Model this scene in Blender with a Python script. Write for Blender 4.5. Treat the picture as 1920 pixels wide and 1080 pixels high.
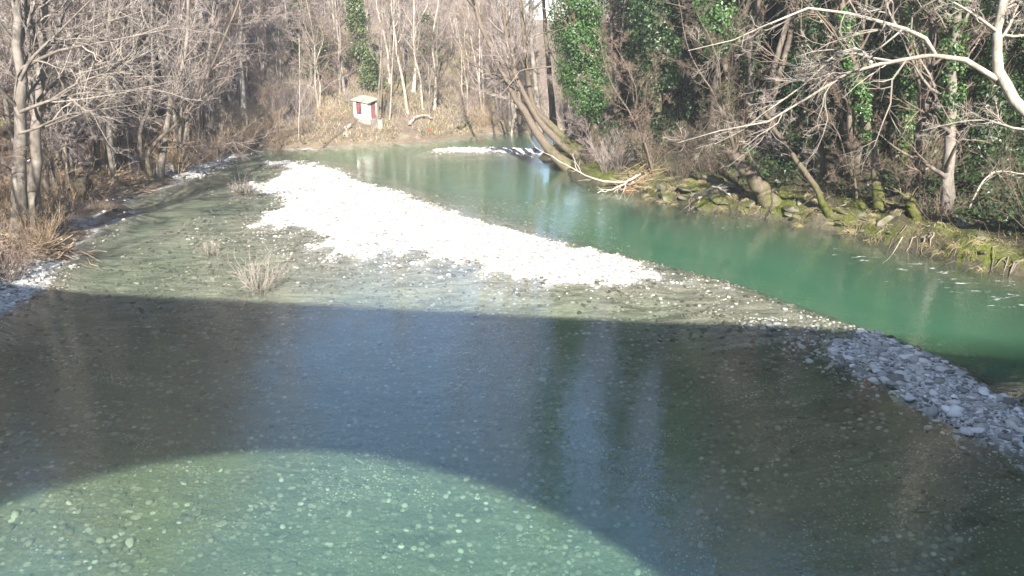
import bpy, math, random
import numpy as np
from mathutils import Vector, Matrix, Euler

for o in list(bpy.data.objects):
    bpy.data.objects.remove(o, do_unlink=True)
scene = bpy.context.scene
COL = scene.collection
rad = math.radians

# ------------------------------------------------------------------ camera, sky, sun, exposure
CAM_H, FPX, PITCH = 8.0, 1371.0, rad(18.0)
cam_d = bpy.data.cameras.new('camera')
cam_d.sensor_width = 36.0
cam_d.lens = FPX / 1920.0 * 36.0
cam_d.clip_start = 0.1
cam_d.clip_end = 3000.0
cam = bpy.data.objects.new('camera', cam_d)
COL.objects.link(cam)
cam.location = (0, 0, CAM_H)
cam.rotation_euler = (rad(90) - PITCH, 0, 0)
scene.camera = cam

SUN_EL, SUN_AZ = rad(30.0), rad(2.0)          # the sun stands behind the viewer, a touch to the right
world = bpy.data.worlds.new('World')
scene.world = world
world.use_nodes = True
wn = world.node_tree
wn.nodes.clear()
sky_n = wn.nodes.new('ShaderNodeTexSky')
sky_n.sky_type = 'NISHITA'
sky_n.sun_disc = False
sky_n.sun_elevation = SUN_EL
sky_n.sun_rotation = math.pi - SUN_AZ
sky_n.air_density = 1.0
sky_n.dust_density = 0.3
sky_n.ozone_density = 2.2
bg = wn.nodes.new('ShaderNodeBackground')
bg.inputs['Strength'].default_value = 0.078
wo = wn.nodes.new('ShaderNodeOutputWorld')
wn.links.new(sky_n.outputs[0], bg.inputs[0])
wn.links.new(bg.outputs[0], wo.inputs[0])

sun_d = bpy.data.lights.new('sun', 'SUN')
sun_d.energy = 5.0
sun_d.angle = rad(0.55)
sun_d.color = (1.0, 0.94, 0.85)
sun = bpy.data.objects.new('sun', sun_d)
COL.objects.link(sun)
sun_to = Vector((math.sin(SUN_AZ) * math.cos(SUN_EL), -math.cos(SUN_AZ) * math.cos(SUN_EL), math.sin(SUN_EL)))
sun.rotation_euler = sun_to.to_track_quat('Z', 'Y').to_euler()
sun.location = (0, -60, 60)

vs = scene.view_settings
vs.view_transform = 'Standard'
vs.look = 'None'
vs.gamma = 1.0
vs.use_curve_mapping = False
vs.exposure = 1.98
scene.render.engine = 'CYCLES'
cy = scene.cycles
cy.use_denoising = True
cy.max_bounces = 6
cy.diffuse_bounces = 2
cy.glossy_bounces = 3
cy.transmission_bounces = 3
cy.transparent_max_bounces = 12
cy.volume_bounces = 1
cy.caustics_reflective = False
cy.caustics_refractive = False
cy.sample_clamp_indirect = 4.0

# ------------------------------------------------------------------ helpers
RNG = np.random.default_rng(11)

def tag(o, label=None, cat=None, group=None, kind=None):
    if label: o['label'] = label
    if cat: o['category'] = cat
    if group: o['group'] = group
    if kind: o['kind'] = kind
    return o

def empty(name, loc=(0, 0, 0)):
    o = bpy.data.objects.new(name, None)
    COL.objects.link(o)
    o.location = loc
    o.empty_display_size = 0.2
    return o

def link(name, me, mat=None, parent=None):
    o = bpy.data.objects.new(name, me)
    if mat is not None and len(me.materials) == 0:
        me.materials.append(mat)
    COL.objects.link(o)
    if parent is not None:
        o.parent = parent
    return o

def mesh_np(name, V, F, smooth=True, attrs=None):
    """V (n,3); F (m,k) of one size k, or a list of such arrays"""
    Fs = F if isinstance(F, list) else [F]
    Fs = [np.asarray(f, dtype=np.int32) for f in Fs if len(f)]
    me = bpy.data.meshes.new(name)
    V = np.asarray(V, dtype=np.float32)
    me.vertices.add(len(V))
    me.vertices.foreach_set('co', V.ravel())
    nl = sum(f.size for f in Fs)
    npoly = sum(len(f) for f in Fs)
    me.loops.add(nl)
    me.polygons.add(npoly)
    me.loops.foreach_set('vertex_index', np.concatenate([f.ravel() for f in Fs]))
    tot = np.concatenate([np.full(len(f), f.shape[1], dtype=np.int32) for f in Fs])
    st = np.concatenate([[0], np.cumsum(tot)[:-1]]).astype(np.int32)
    me.polygons.foreach_set('loop_start', st)
    me.polygons.foreach_set('loop_total', tot)
    me.polygons.foreach_set('use_smooth', np.full(npoly, smooth, dtype=bool))
    if attrs:
        for k, a in attrs.items():
            a = np.asarray(a, dtype=np.float32)
            if a.ndim == 1:
                at = me.attributes.new(k, 'FLOAT', 'POINT')
                at.data.foreach_set('value', a)
            else:
                at = me.attributes.new(k, 'FLOAT_COLOR', 'POINT')
                if a.shape[1] == 3:
                    a = np.concatenate([a, np.ones((len(a), 1), np.float32)], 1)
                at.data.foreach_set('color', a.ravel())
    me.update()
    me.validate()
    return me

def nrm(a):
    return a / np.maximum(np.linalg.norm(a, axis=-1, keepdims=True), 1e-9)

class Geo:
    """collects vertices, quads and triangles for one mesh"""
    def __init__(s):
        s.V, s.Q, s.T, s.n = [], [], [], 0
        s.A = []
    def add(s, V, Q=None, T=None, A=None):
        if Q is not None and len(Q): s.Q.append(np.asarray(Q) + s.n)
        if T is not None and len(T): s.T.append(np.asarray(T) + s.n)
        s.V.append(np.asarray(V, dtype=np.float32)); s.n += len(V)
        s.A.append(np.full(len(V), 0.5, np.float32) if A is None else np.asarray(A, np.float32))
    def tubes(s, P, R, k=4):
        P = np.asarray(P, float); R = np.asarray(R, float)
        if P.ndim == 2: P = P[None]; R = R[None]
        n, m, _ = P.shape
        t = np.empty_like(P)
        t[:, 1:-1] = P[:, 2:] - P[:, :-2]; t[:, 0] = P[:, 1] - P[:, 0]; t[:, -1] = P[:, -1] - P[:, -2]
        t = nrm(t)
        avg = nrm(P[:, -1] - P[:, 0])
        ref = np.where(np.abs(avg[:, 2:3]) > 0.75, np.array([[1., .13, 0]]), np.array([[0, .13, 1.]]))
        b = nrm(np.cross(t, ref[:, None, :])); c = np.cross(b, t)
        a = np.arange(k) * 2 * math.pi / k
        V = P[:, :, None, :] + R[:, :, None, None] * (b[:, :, None, :] * np.cos(a)[None, None, :, None] + c[:, :, None, :] * np.sin(a)[None, None, :, None])
        base = (np.arange(n) * m * k)[:, None, None]
        i = np.arange(m - 1)[None, :, None] * k
        j = np.arange(k)[None, None, :]; j2 = (j + 1) % k
        Q = np.stack([base + i + j, base + i + j2, base + i + k + j2, base + i + k + j], -1).reshape(-1, 4)
        A = np.repeat(RNG.random(n), m * k)
        s.add(V.reshape(-1, 3), Q=Q, A=A)
    def box(s, c, size, M=None):
        x, y, z = [v / 2 for v in size]
        V = np.array([[-x, -y, -z], [x, -y, -z], [x, y, -z], [-x, y, -z], [-x, -y, z], [x, -y, z], [x, y, z], [-x, y, z]])
        if M is not None: V = V @ np.array(M).T
        s.add(V + np.array(c), Q=[[0, 3, 2, 1], [4, 5, 6, 7], [0, 1, 5, 4], [1, 2, 6, 5], [2, 3, 7, 6], [3, 0, 4, 7]])
    def mesh(s, name, smooth=True):
        V = np.concatenate(s.V)
        F = []
        if s.Q: F.append(np.concatenate(s.Q))
        if s.T: F.append(np.concatenate(s.T))
        return mesh_np(name, V, F, smooth, {'rnd': np.concatenate(s.A)})

# cheap smooth noise from random plane waves
_nk = RNG.normal(size=(48, 2)); _np = RNG.random(48) * 6.28
def noise2(x, y, sc, i0=0, n=12):
    o = np.zeros_like(x, dtype=float)
    for i in range(i0, i0 + n):
        o += np.sin((_nk[i % 48, 0] * x + _nk[i % 48, 1] * y) / sc * 2.2 + _np[i % 48])
    return o / math.sqrt(n)

def ray(u, v):
    a = (u - 960) / FPX; b = -(v - 540) / FPX
    return np.array([a, math.cos(PITCH) + b * math.sin(PITCH), -math.sin(PITCH) + b * math.cos(PITCH)])
def P3(u, v, y):
    """the place in the scene seen in direction (u, v) at y metres ahead"""
    d = ray(u, v)
    return np.array([0, 0, CAM_H]) + d * (y / d[1])

# ------------------------------------------------------------------ terrain
LEFT = [(-16, -30), (-16.2, 10), (-16.3, 21.9), (-16.8, 25.2), (-17.9, 27.3), (-19, 32.5), (-21.7, 41.4), (-20.7, 44.9), (-21.3, 56.4), (-21, 62.5)]
FAR = [(-12.5, 66.3), (-7.9, 68.8), (-4.2, 72.8), (0, 76.2), (8, 81), (20, 86), (60, 95), (110, 96)]
RIGHT = [(110, 84), (60, 84), (20, 76), (10, 70), (5, 64), (2.6, 60), (1.8, 57.6), (3.8, 52.4), (5.7, 45.8), (8.4, 39.2), (12.1, 37.1), (13.75, 34.1), (16.6, 29.7), (19.2, 26.2), (21.5, 20), (23, 10), (23, -30)]
POLY = np.array(LEFT + FAR + RIGHT, float)
SIDE = np.array([0] * (len(LEFT) - 1) + [1] * len(FAR) + [2] * len(RIGHT))
SIDE[-1] = 2

def poly_dist(x, y):
    """signed distance to the water's edge (negative = in the river), and the bank nearest"""
    best = np.full(x.shape, 1e9); side = np.zeros(x.shape, int)
    inside = np.zeros(x.shape, bool)
    n = len(POLY)
    w = [np.full(x.shape, 1e9) for _ in range(3)]
    for i in range(n):
        x0, y0 = POLY[i]; x1, y1 = POLY[(i + 1) % n]
        cr = ((y0 > y) != (y1 > y))
        xi = x0 + (y - y0) * (x1 - x0) / (y1 - y0 + 1e-12)
        inside ^= cr & (x < xi)
        if i == n - 1: continue
        dx, dy = x1 - x0, y1 - y0
        t = np.clip(((x - x0) * dx + (y - y0) * dy) / (dx * dx + dy * dy), 0, 1)
        d = np.hypot(x - x0 - t * dx, y - y0 - t * dy)
        s = SIDE[i]
        w[s] = np.minimum(w[s], d)
        best = np.minimum(best, d)
    return np.where(inside, -best, best), w

BED = np.array([(-12, 30, -.2), (-14, 40, -.22), (-17, 50, -.28), (-19.5, 58, -.35), (-10, 22.5, -.45), (-5, 25, -.22), (2, 24, -.14), (6, 24.5, -.09), (-5, 18, -1.1), (-5, 13, -1.5), (-5, 8, -1.7),
    (3, 8, -2.3), (3, 13, -1.9), (2, 19, -.95), (6.5, 19, -.4), (7.2, 14, -.85), (8, 10.5, -1.3), (-10, 12, -1.1), (-14, 20, -.5), (-13.5, 10, -1.0), (-12, 0, -.8), (0, -5, -1.3), (10, -5, -1.2), (-3, -25, -1.2), (14, -25, -1.5),
    (-17.2, 56, .06), (-14.3, 50, .2), (-11, 44, .32), (-7, 38, .32), (-3, 34, .27), (0, 31.6, .18), (2.3, 30.2, .07), (-10, 38, .2), (-8, 33, .07), (-4, 30, .05), (-12, 41, .15), (5, 28.2, .01), (7.5, 25.3, -.05), (9.3, 22.4, -.14),
    (-12.6, 35.8, -.03), (-15.6, 44.9, 0), (-6.7, 29.2, -.02), (-1.6, 26.9, -.04), (-11.9, 51.0, 0), (-6.2, 42.1, 0), (0, 33.4, 0), (3.9, 29.6, -.04),
    (9.9, 20.4, -.02), (10.0, 18.7, .1), (10.4, 16.3, .15), (10.9, 14.4, .16), (11.6, 12, .2), (12.5, 7, .15), (12.1, 15.6, 0), (11.6, 18, 0), (10.9, 20.2, 0), (10.6, 13.2, -.06), (9.5, 16.2, -.04), (9.0, 18.8, -.03),
    (3, 45, -1.2), (6, 38, -1.6), (9, 33, -1.8), (12, 28, -1.9), (14, 23, -1.7), (16, 18, -1.7), (17, 10, -1.6), (-3, 49, -1.0), (-8, 56, -.8), (-15, 62, -.9), (-9, 65, -.7), (0, 70, -1), (20, 80, -1.5), (60, 90, -1.5), (1, 44, -.9),
    (2.2, 37, -.9), (-3, 43, -.6), (6.3, 31, -1.1), (9.4, 27, -.9), (12.6, 20.5, -.7), (13.6, 16, -.7), (-8.5, 49, -.4), (-6, 62.6, .04), (-3, 62.8, .1), (-.5, 62, .12), (1.2, 60.5, .12), (-2.5, 59, -.5), (-2, 66, -.5)], float)
_d = np.hypot(BED[:, None, 0] - BED[None, :, 0], BED[:, None, 1] - BED[None, :, 1])
_kern = lambda r: np.sqrt(r * r + 0.3)
_w = np.linalg.solve(_kern(_d) + 1e-6 * np.eye(len(BED)), BED[:, 2] + 0.5)

def sstep(a, b, x):
    t = np.clip((x - a) / (b - a), 0, 1)
    return t * t * (3 - 2 * t)

def height(x, y, parts=False):
    shp = np.shape(x)
    x = np.atleast_1d(np.asarray(x, float)).ravel(); y = np.atleast_1d(np.asarray(y, float)).ravel()
    x = x + 0.0; sd, w = poly_dist(x + .5 * noise2(x, y, 3.0, 3, 8) * (y > 26), y + .3 * noise2(x, y, 2.5, 17, 8))
    bed = np.empty(len(x))
    for a in range(0, len(x), 40000):
        xx, yy = x[a:a + 40000], y[a:a + 40000]
        r = np.hypot(xx[:, None] - BED[None, :, 0], yy[:, None] - BED[None, :, 1])
        bed[a:a + 40000] = _kern(r) @ _w - 0.5
    bed = np.clip(bed, -2.4, .6)
    bed = bed + noise2(x, y, 2.2, 5, 10) * .035 + noise2(x, y, .8, 20, 10) * (.025 + .018 * sstep(.22, .05, np.abs(bed)))
    inn = np.clip(-sd, 0, None)
    f = sstep(0, 1.6, inn)
    zin = bed * f - .02 * (1 - f)
    d = np.clip(sd, 0, None)
    zl = np.interp(w[0], [0, .8, 2.5, 9, 16, 30, 60, 150, 400], [.0, .3, .55, 1.1, 2.6, 10, 28, 44, 46])
    az = np.degrees(np.arctan2(x, np.maximum(y, 1)))
    dip = 1 - .93 * sstep(-3.5, .3, az) * (1 - sstep(3.6, 7.5, az))
    zf = np.interp(w[1], [0, .8, 2.5, 5, 9, 20, 45, 100, 400], [.0, .45, 1.0, 1.7, 3.2, 9.5, 20, 36, 46]) * np.where(w[1] > 6, dip, np.minimum(1, dip + .2 + .6 * (1 - w[1] / 6)))
    zr = np.interp(w[2], [0, .22, .9, 2.6, 5, 9, 16, 30, 60, 150, 400], [.0, .5, .85, 1.3, 2.2, 4.6, 10.5, 21, 34, 44, 46])
    zr = np.where(y > 62, np.minimum(zr, 1.5 + .07 * w[2] + 25 * sstep(18, 40, az)), zr)
    p = 3.0
    e = [1 / (np.maximum(q, .05) ** p) for q in w]
    zb = (e[0] * zl + e[1] * zf + e[2] * zr) / (e[0] + e[1] + e[2])
    zb = zb + np.minimum(d, 6) / 6 * (noise2(x, y, 5, 0, 12) * .35) + np.minimum(d, 1.5) / 1.5 * noise2(x, y, 1.1, 30, 12) * .09
    rb = sstep(1.0, 0., w[2] / np.maximum(np.minimum(w[0], w[1]), .1))
    zb = zb + rb * np.minimum(d, .8) / .8 * (noise2(x, y, .75, 33, 12) * .13 + noise2(x, y, 1.7, 11, 10) * .2)
    zb = np.maximum(zb, .03 + d * .02)
    z = np.where(sd < 0, zin, zb)
    if parts:
        return z.reshape(shp), sd.reshape(shp), [q.reshape(shp) for q in w]
    return z.reshape(shp)

def hz(x, y):
    return float(height(np.array([x]), np.array([y]))[0])

def onto(u, v):
    """where the line of sight (u, v) first meets the ground"""
    d = ray(u, v)
    ts = np.linspace(8, 190, 1800) / d[1]
    Q = np.array([0, 0, CAM_H])[None] + ts[:, None] * d[None]
    below = Q[:, 2] < height(Q[:, 0], Q[:, 1])
    i = int(np.argmax(below)) if below.any() else len(ts) - 1
    return Q[i]

# ------------------------------------------------------------------ materials
def new_mat(name):
    m = bpy.data.materials.new(name)
    m.use_nodes = True
    nt = m.node_tree
    b = nt.nodes['Principled BSDF']
    return m, nt, b

def N(nt, typ, **kw):
    n = nt.nodes.new(typ)
    for k, v in kw.items():
        if k.startswith('i_'):
            n.inputs[k[2:].replace('_', ' ')].default_value = v
        else:
            setattr(n, k, v)
    return n

def ramp(nt, src, stops):
    r = nt.nodes.new('ShaderNodeValToRGB')
    el = r.color_ramp.elements
    while len(el) < len(stops): el.new(0.5)
    for e, (p, c) in zip(el, stops):
        e.position = p; e.color = (c[0], c[1], c[2], 1) if not np.isscalar(c) else (c, c, c, 1)
    nt.links.new(src, r.inputs[0])
    return r.outputs[0]

def mix(nt, fac, a, b, blend='MIX'):
    m = nt.nodes.new('ShaderNodeMix'); m.data_type = 'RGBA'; m.blend_type = blend
    for s, v in ((m.inputs[0], fac), (m.inputs[6], a), (m.inputs[7], b)):
        if hasattr(v, 'node'): nt.links.new(v, s)
        elif np.isscalar(v): s.default_value = v
        else: s.default_value = (v[0], v[1], v[2], 1)
    return m.outputs[2]

def noise(nt, scale, detail=4, rough=.55, vec=None, dist=0.0):
    n = N(nt, 'ShaderNodeTexNoise')
    n.inputs['Scale'].default_value = scale; n.inputs['Detail'].default_value = detail
    n.inputs['Roughness'].default_value = rough; n.inputs['Distortion'].default_value = dist
    if vec is not None: nt.links.new(vec, n.inputs['Vector'])
    return n.outputs['Fac']

def bump(nt, b, h, strength=.4, dist=.02):
    n = N(nt, 'ShaderNodeBump'); n.inputs['Strength'].default_value = strength; n.inputs['Distance'].default_value = dist
    nt.links.new(h, n.inputs['Height']); nt.links.new(n.outputs[0], b.inputs['Normal'])

def geopos(nt):
    return N(nt, 'ShaderNodeNewGeometry').outputs['Position']
def attr(nt, name, out='Fac'):
    a = N(nt, 'ShaderNodeAttribute', attribute_name=name)
    return a.outputs[out]

def make_bark(name, dark, pale, moss=0.0, lichen=.4, mossh=2.0):
    m, nt, b = new_mat(name)
    tc = N(nt, 'ShaderNodeTexCoord').outputs['Object']
    mp = N(nt, 'ShaderNodeMapping'); mp.inputs['Scale'].default_value = (1, 1, .22); nt.links.new(tc, mp.inputs['Vector'])
    n1 = noise(nt, 14, 6, .65, mp.outputs[0])
    n2 = noise(nt, 2.2, 4, .6, tc)
    c = ramp(nt, n1, [(.3, dark), (.68, pale)])
    c = mix(nt, ramp(nt, n2, [(.42, 0.0), (.66, 1.0)]), c, tuple(min(1, v * 1.25 + .03) for v in pale), 'MIX') if lichen else c
    rn = attr(nt, 'rnd')
    c = mix(nt, .35, c, mix(nt, rn, dark, pale))
    if moss > 0:
        sp = N(nt, 'ShaderNodeSeparateXYZ'); nt.links.new(tc, sp.inputs[0])
        mr = N(nt, 'ShaderNodeMapRange'); mr.inputs[1].default_value = 0.0; mr.inputs[2].default_value = mossh; mr.inputs[3].default_value = 1.0; mr.inputs[4].default_value = 0.0
        nt.links.new(sp.outputs[2], mr.inputs[0])
        ma = N(nt, 'ShaderNodeMath', operation='MULTIPLY_ADD'); nt.links.new(mr.outputs[0], ma.inputs[0]); ma.inputs[1].default_value = .55 * moss
        nt.links.new(noise(nt, 3.5, 5, .6, tc), ma.inputs[2])
        mf = ramp(nt, ma.outputs[0], [(.7, 0.0), (.95, 1.0)])
        c = mix(nt, mf, c, mix(nt, noise(nt, 20, 3), (.04, .05, .012), (.11, .12, .025)))
    nt.links.new(c, b.inputs['Base Color'])
    b.inputs['Roughness'].default_value = .9
    b.inputs['Specular IOR Level'].default_value = .2
    bump(nt, b, n1, .6, .03)
    return m

BARK = make_bark('bark_grey', (.065, .054, .044), (.2, .175, .148))
BARK_PALE = make_bark('bark_pale', (.16, .135, .105), (.37, .335, .28))
BARK_BROWN = make_bark('bark_brown', (.065, .05, .036), (.19, .155, .12), moss=.6, mossh=3, lichen=0)
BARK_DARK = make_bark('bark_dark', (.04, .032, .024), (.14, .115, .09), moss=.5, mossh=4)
BARK_MOSS = make_bark('bark_mossy', (.06, .048, .034), (.19, .155, .115), moss=.9, mossh=3.5, lichen=0)
ROOTW = make_bark('root_wood', (.08, .064, .047), (.22, .185, .14))
DEADWOOD = make_bark('dead_wood', (.24, .2, .15), (.5, .45, .38))

def make_twig(name, a, c):
    m, nt, b = new_mat(name)
    rn = attr(nt, 'rnd')
    nt.links.new(ramp(nt, rn, [(0, a), (1, c)]), b.inputs['Base Color'])
    b.inputs['Roughness'].default_value = .8
    b.inputs['Specular IOR Level'].default_value = .25
    return m
TWIG = make_twig('twig_grey_pink', (.16, .126, .113), (.34, .285, .262))
TWIG_BROWN = make_twig('twig_brown', (.10, .07, .052), (.24, .18, .14))
TWIG_PALE = make_twig('twig_pale', (.15, .127, .106), (.34, .3, .26))
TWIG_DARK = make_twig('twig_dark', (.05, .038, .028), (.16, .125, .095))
STRAW = make_twig('dry_stem', (.2, .135, .085), (.4, .31, .2))

def make_leaf(name, a, c):
    m, nt, b = new_mat(name)
    rn = attr(nt, 'rnd')
    nt.links.new(ramp(nt, rn, [(0, a), (.7, c), (1, tuple(v * 1.35 for v in c))]), b.inputs['Base Color'])
    b.inputs['Roughness'].default_value = .42
    b.inputs['Specular IOR Level'].default_value = .45
    out = nt.nodes['Material Output']
    tr = N(nt, 'ShaderNodeBsdfTranslucent'); tr.inputs[0].default_value = (c[0] * 1.2, c[1] * 1.5, c[2], 1)
    mx = N(nt, 'ShaderNodeMixShader'); mx.inputs[0].default_value = .2
    nt.links.new(b.outputs[0], mx.inputs[1]); nt.links.new(tr.outputs[0], mx.inputs[2]); nt.links.new(mx.outputs[0], out.inputs[0])
    return m
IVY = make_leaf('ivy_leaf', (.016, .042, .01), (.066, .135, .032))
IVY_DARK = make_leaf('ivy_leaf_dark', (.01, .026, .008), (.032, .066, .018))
CONIFER = make_leaf('evergreen_leaf', (.045, .06, .024), (.115, .15, .06))
GRASS = make_leaf('grass_blade', (.12, .11, .04), (.2, .22, .07))
STRAWGRASS = make_leaf('dry_grass', (.2, .16, .085), (.4, .34, .2))
SEDGE = make_twig('dead_sedge', (.13, .11, .05), (.33, .28, .16))
MOSSBLADE = make_leaf('moss_tuft', (.05, .05, .015), (.13, .13, .035))

def make_terrain_mat():
    m, nt, b = new_mat('terrain_soil')
    pos = geopos(nt)
    a = N(nt, 'ShaderNodeAttribute', attribute_name='gm')
    sp = N(nt, 'ShaderNodeSeparateColor'); nt.links.new(a.outputs['Color'], sp.inputs[0])
    nl = noise(nt, 1.1, 6, .65, pos); nf = noise(nt, 9, 5, .7, pos); nm = noise(nt, .35, 4, .6, pos)
    litter = ramp(nt, nf, [(.3, (.06, .043, .03)), (.52, (.14, .105, .075)), (.72, (.26, .21, .16))])
    litter = mix(nt, ramp(nt, nl, [(.45, 0.0), (.7, .7)]), litter, (.2, .17, .115))
    grassy = ramp(nt, nf, [(.3, (.035, .042, .01)), (.6, (.1, .115, .022)), (.78, (.17, .175, .05))])
    vor = N(nt, 'ShaderNodeTexVoronoi'); vor.inputs['Scale'].default_value = 11; nt.links.new(pos, vor.inputs['Vector'])
    vcs = N(nt, 'ShaderNodeSeparateColor'); nt.links.new(vor.outputs['Color'], vcs.inputs[0])
    gravel = ramp(nt, vcs.outputs[0], [(0, (.2, .2, .19)), (.4, (.36, .35, .33)), (1, (.58, .57, .54))])
    vor2 = N(nt, 'ShaderNodeTexVoronoi'); vor2.inputs['Scale'].default_value = 6; nt.links.new(pos, vor2.inputs['Vector'])
    vc2 = N(nt, 'ShaderNodeSeparateColor'); nt.links.new(vor2.outputs['Color'], vc2.inputs[0])
    bed = ramp(nt, vc2.outputs[1], [(0, (.08, .072, .053)), (.45, (.16, .146, .108)), (.75, (.27, .25, .195)), (1, (.42, .4, .33))])
    vor3 = N(nt, 'ShaderNodeTexVoronoi'); vor3.inputs['Scale'].default_value = 15; nt.links.new(pos, vor3.inputs['Vector'])
    vc3 = N(nt, 'ShaderNodeSeparateColor'); nt.links.new(vor3.outputs['Color'], vc3.inputs[0])
    bed2 = ramp(nt, vc3.outputs[0], [(0, (.08, .073, .054)), (.45, (.16, .146, .107)), (.8, (.28, .26, .2)), (1, (.44, .42, .34))])
    silt = ramp(nt, nf, [(.3, (.055, .051, .035)), (.7, (.11, .102, .068))])
    bed = mix(nt, ramp(nt, vor2.outputs['Distance'], [(.3, 1.0), (.46, 0.0)]), silt, bed)
    bed2 = mix(nt, ramp(nt, vor3.outputs['Distance'], [(.3, 1.0), (.46, 0.0)]), silt, bed2)
    bed = mix(nt, ramp(nt, nm, [(.42, 0.0), (.56, 1.0)]), bed, bed2)
    ribm = N(nt, 'ShaderNodeMapping'); ribm.inputs['Scale'].default_value = (.45, 1.7, 1); ribm.inputs['Rotation'].default_value = (0, 0, rad(-8)); nt.links.new(pos, ribm.inputs['Vector'])
    ribs = ramp(nt, noise(nt, 1.6, 5, .7, ribm.outputs[0], .8), [(.34, .45), (.62, 1.55)])
    bed = mix(nt, 1.0, bed, ribs, 'MULTIPLY')
    shallow_pale = mix(nt, .55, bed, mix(nt, 1.0, (.3, .275, .22), ribs, 'MULTIPLY'))  # paler bed colour, mixed in where the water is shallow
    bed = mix(nt, ramp(nt, nl, [(.42, 0.0), (.62, .75)]), bed, (.1, .097, .06))
    def warp(ch, lo, hi):
        ma = N(nt, 'ShaderNodeMath', operation='MULTIPLY_ADD'); nt.links.new(nl, ma.inputs[0]); ma.inputs[1].default_value = .7
        nt.links.new(ch, ma.inputs[2])
        return ramp(nt, ma.outputs[0], [(lo, 0.0), (hi, 1.0)])
    c = mix(nt, warp(sp.outputs[0], .7, .95), litter, gravel)
    c = mix(nt, attr(nt, 'dark_ground'), c, ramp(nt, nf, [(.3, (.018, .016, .01)), (.55, (.045, .042, .022)), (.75, (.1, .085, .055))]))
    c = mix(nt, warp(sp.outputs[1], .62, .95), c, grassy)
    c = mix(nt, sp.outputs[2], c, mix(nt, attr(nt, 'dark_ground'), mix(nt, attr(nt, 'shallow_pale'), bed, shallow_pale), (.035, .034, .022)))
    nt.links.new(c, b.inputs['Base Color'])
    b.inputs['Roughness'].default_value = .92
    b.inputs['Specular IOR Level'].default_value = .2
    hh = mix(nt, .5, nf, vor.outputs['Distance'])
    bump(nt, b, hh, .7, .06)
    return m
TERRAIN = make_terrain_mat()

def make_stone(name, stops, per_object):
    m, nt, b = new_mat(name)
    if per_object:
        rn = N(nt, 'ShaderNodeObjectInfo').outputs['Random']
    else:
        rn = attr(nt, 'rnd')
    pos = geopos(nt)
    c = ramp(nt, rn, stops)
    nf = noise(nt, 18, 5, .65, pos)
    c = mix(nt, .55, c, mix(nt, nf, (.55, .55, .55), (1.35, 1.33, 1.28)), 'MULTIPLY')
    nt.links.new(c, b.inputs['Base Color'])
    b.inputs['Roughness'].default_value = .85
    b.inputs['Specular IOR Level'].default_value = .3
    bump(nt, b, nf, .35, .02)
    return m
DRY = [(0, (.12, .115, .1)), (.25, (.26, .253, .23)), (.52, (.39, .38, .35)), (.74, (.53, .52, .48)), (.9, (.66, .645, .61)), (1, (.78, .765, .73))]
WET = [(0, (.05, .046, .036)), (.4, (.105, .095, .073)), (.68, (.17, .157, .122)), (.88, (.24, .226, .185)), (1, (.34, .322, .27))]
STONE_ONE = make_stone('river_stone', DRY, True)
STONE_MANY = make_stone('river_stone_small', DRY, False)
BEDSTONE_ONE = make_stone('bed_stone', WET, True)
BEDSTONE_MANY = make_stone('bed_stone_small', WET, False)

def make_boulder():
    m, nt, b = new_mat('mossy_rock')
    geo = N(nt, 'ShaderNodeNewGeometry')
    pos = geo.outputs['Position']
    n1 = noise(nt, 2.5, 6, .65, pos); n2 = noise(nt, 12, 5, .65, pos)
    c = ramp(nt, n1, [(.3, (.08, .075, .06)), (.55, (.17, .155, .125)), (.75, (.3, .275, .22))])
    sp = N(nt, 'ShaderNodeSeparateXYZ'); nt.links.new(geo.outputs['Normal'], sp.inputs[0])
    ma = N(nt, 'ShaderNodeMath', operation='MULTIPLY_ADD'); nt.links.new(sp.outputs[2], ma.inputs[0]); ma.inputs[1].default_value = .3; nt.links.new(noise(nt, 1.3, 5, .6, pos), ma.inputs[2])
    mf = ramp(nt, ma.outputs[0], [(.6, 0.0), (.74, 1.0)])
    c = mix(nt, mf, c, mix(nt, n2, (.035, .042, .01), (.1, .105, .024)))
    nt.links.new(c, b.inputs['Base Color']); b.inputs['Roughness'].default_value = .9
    bump(nt, b, n2, .8, .08)
    return m
BOULDER = make_boulder()

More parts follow.
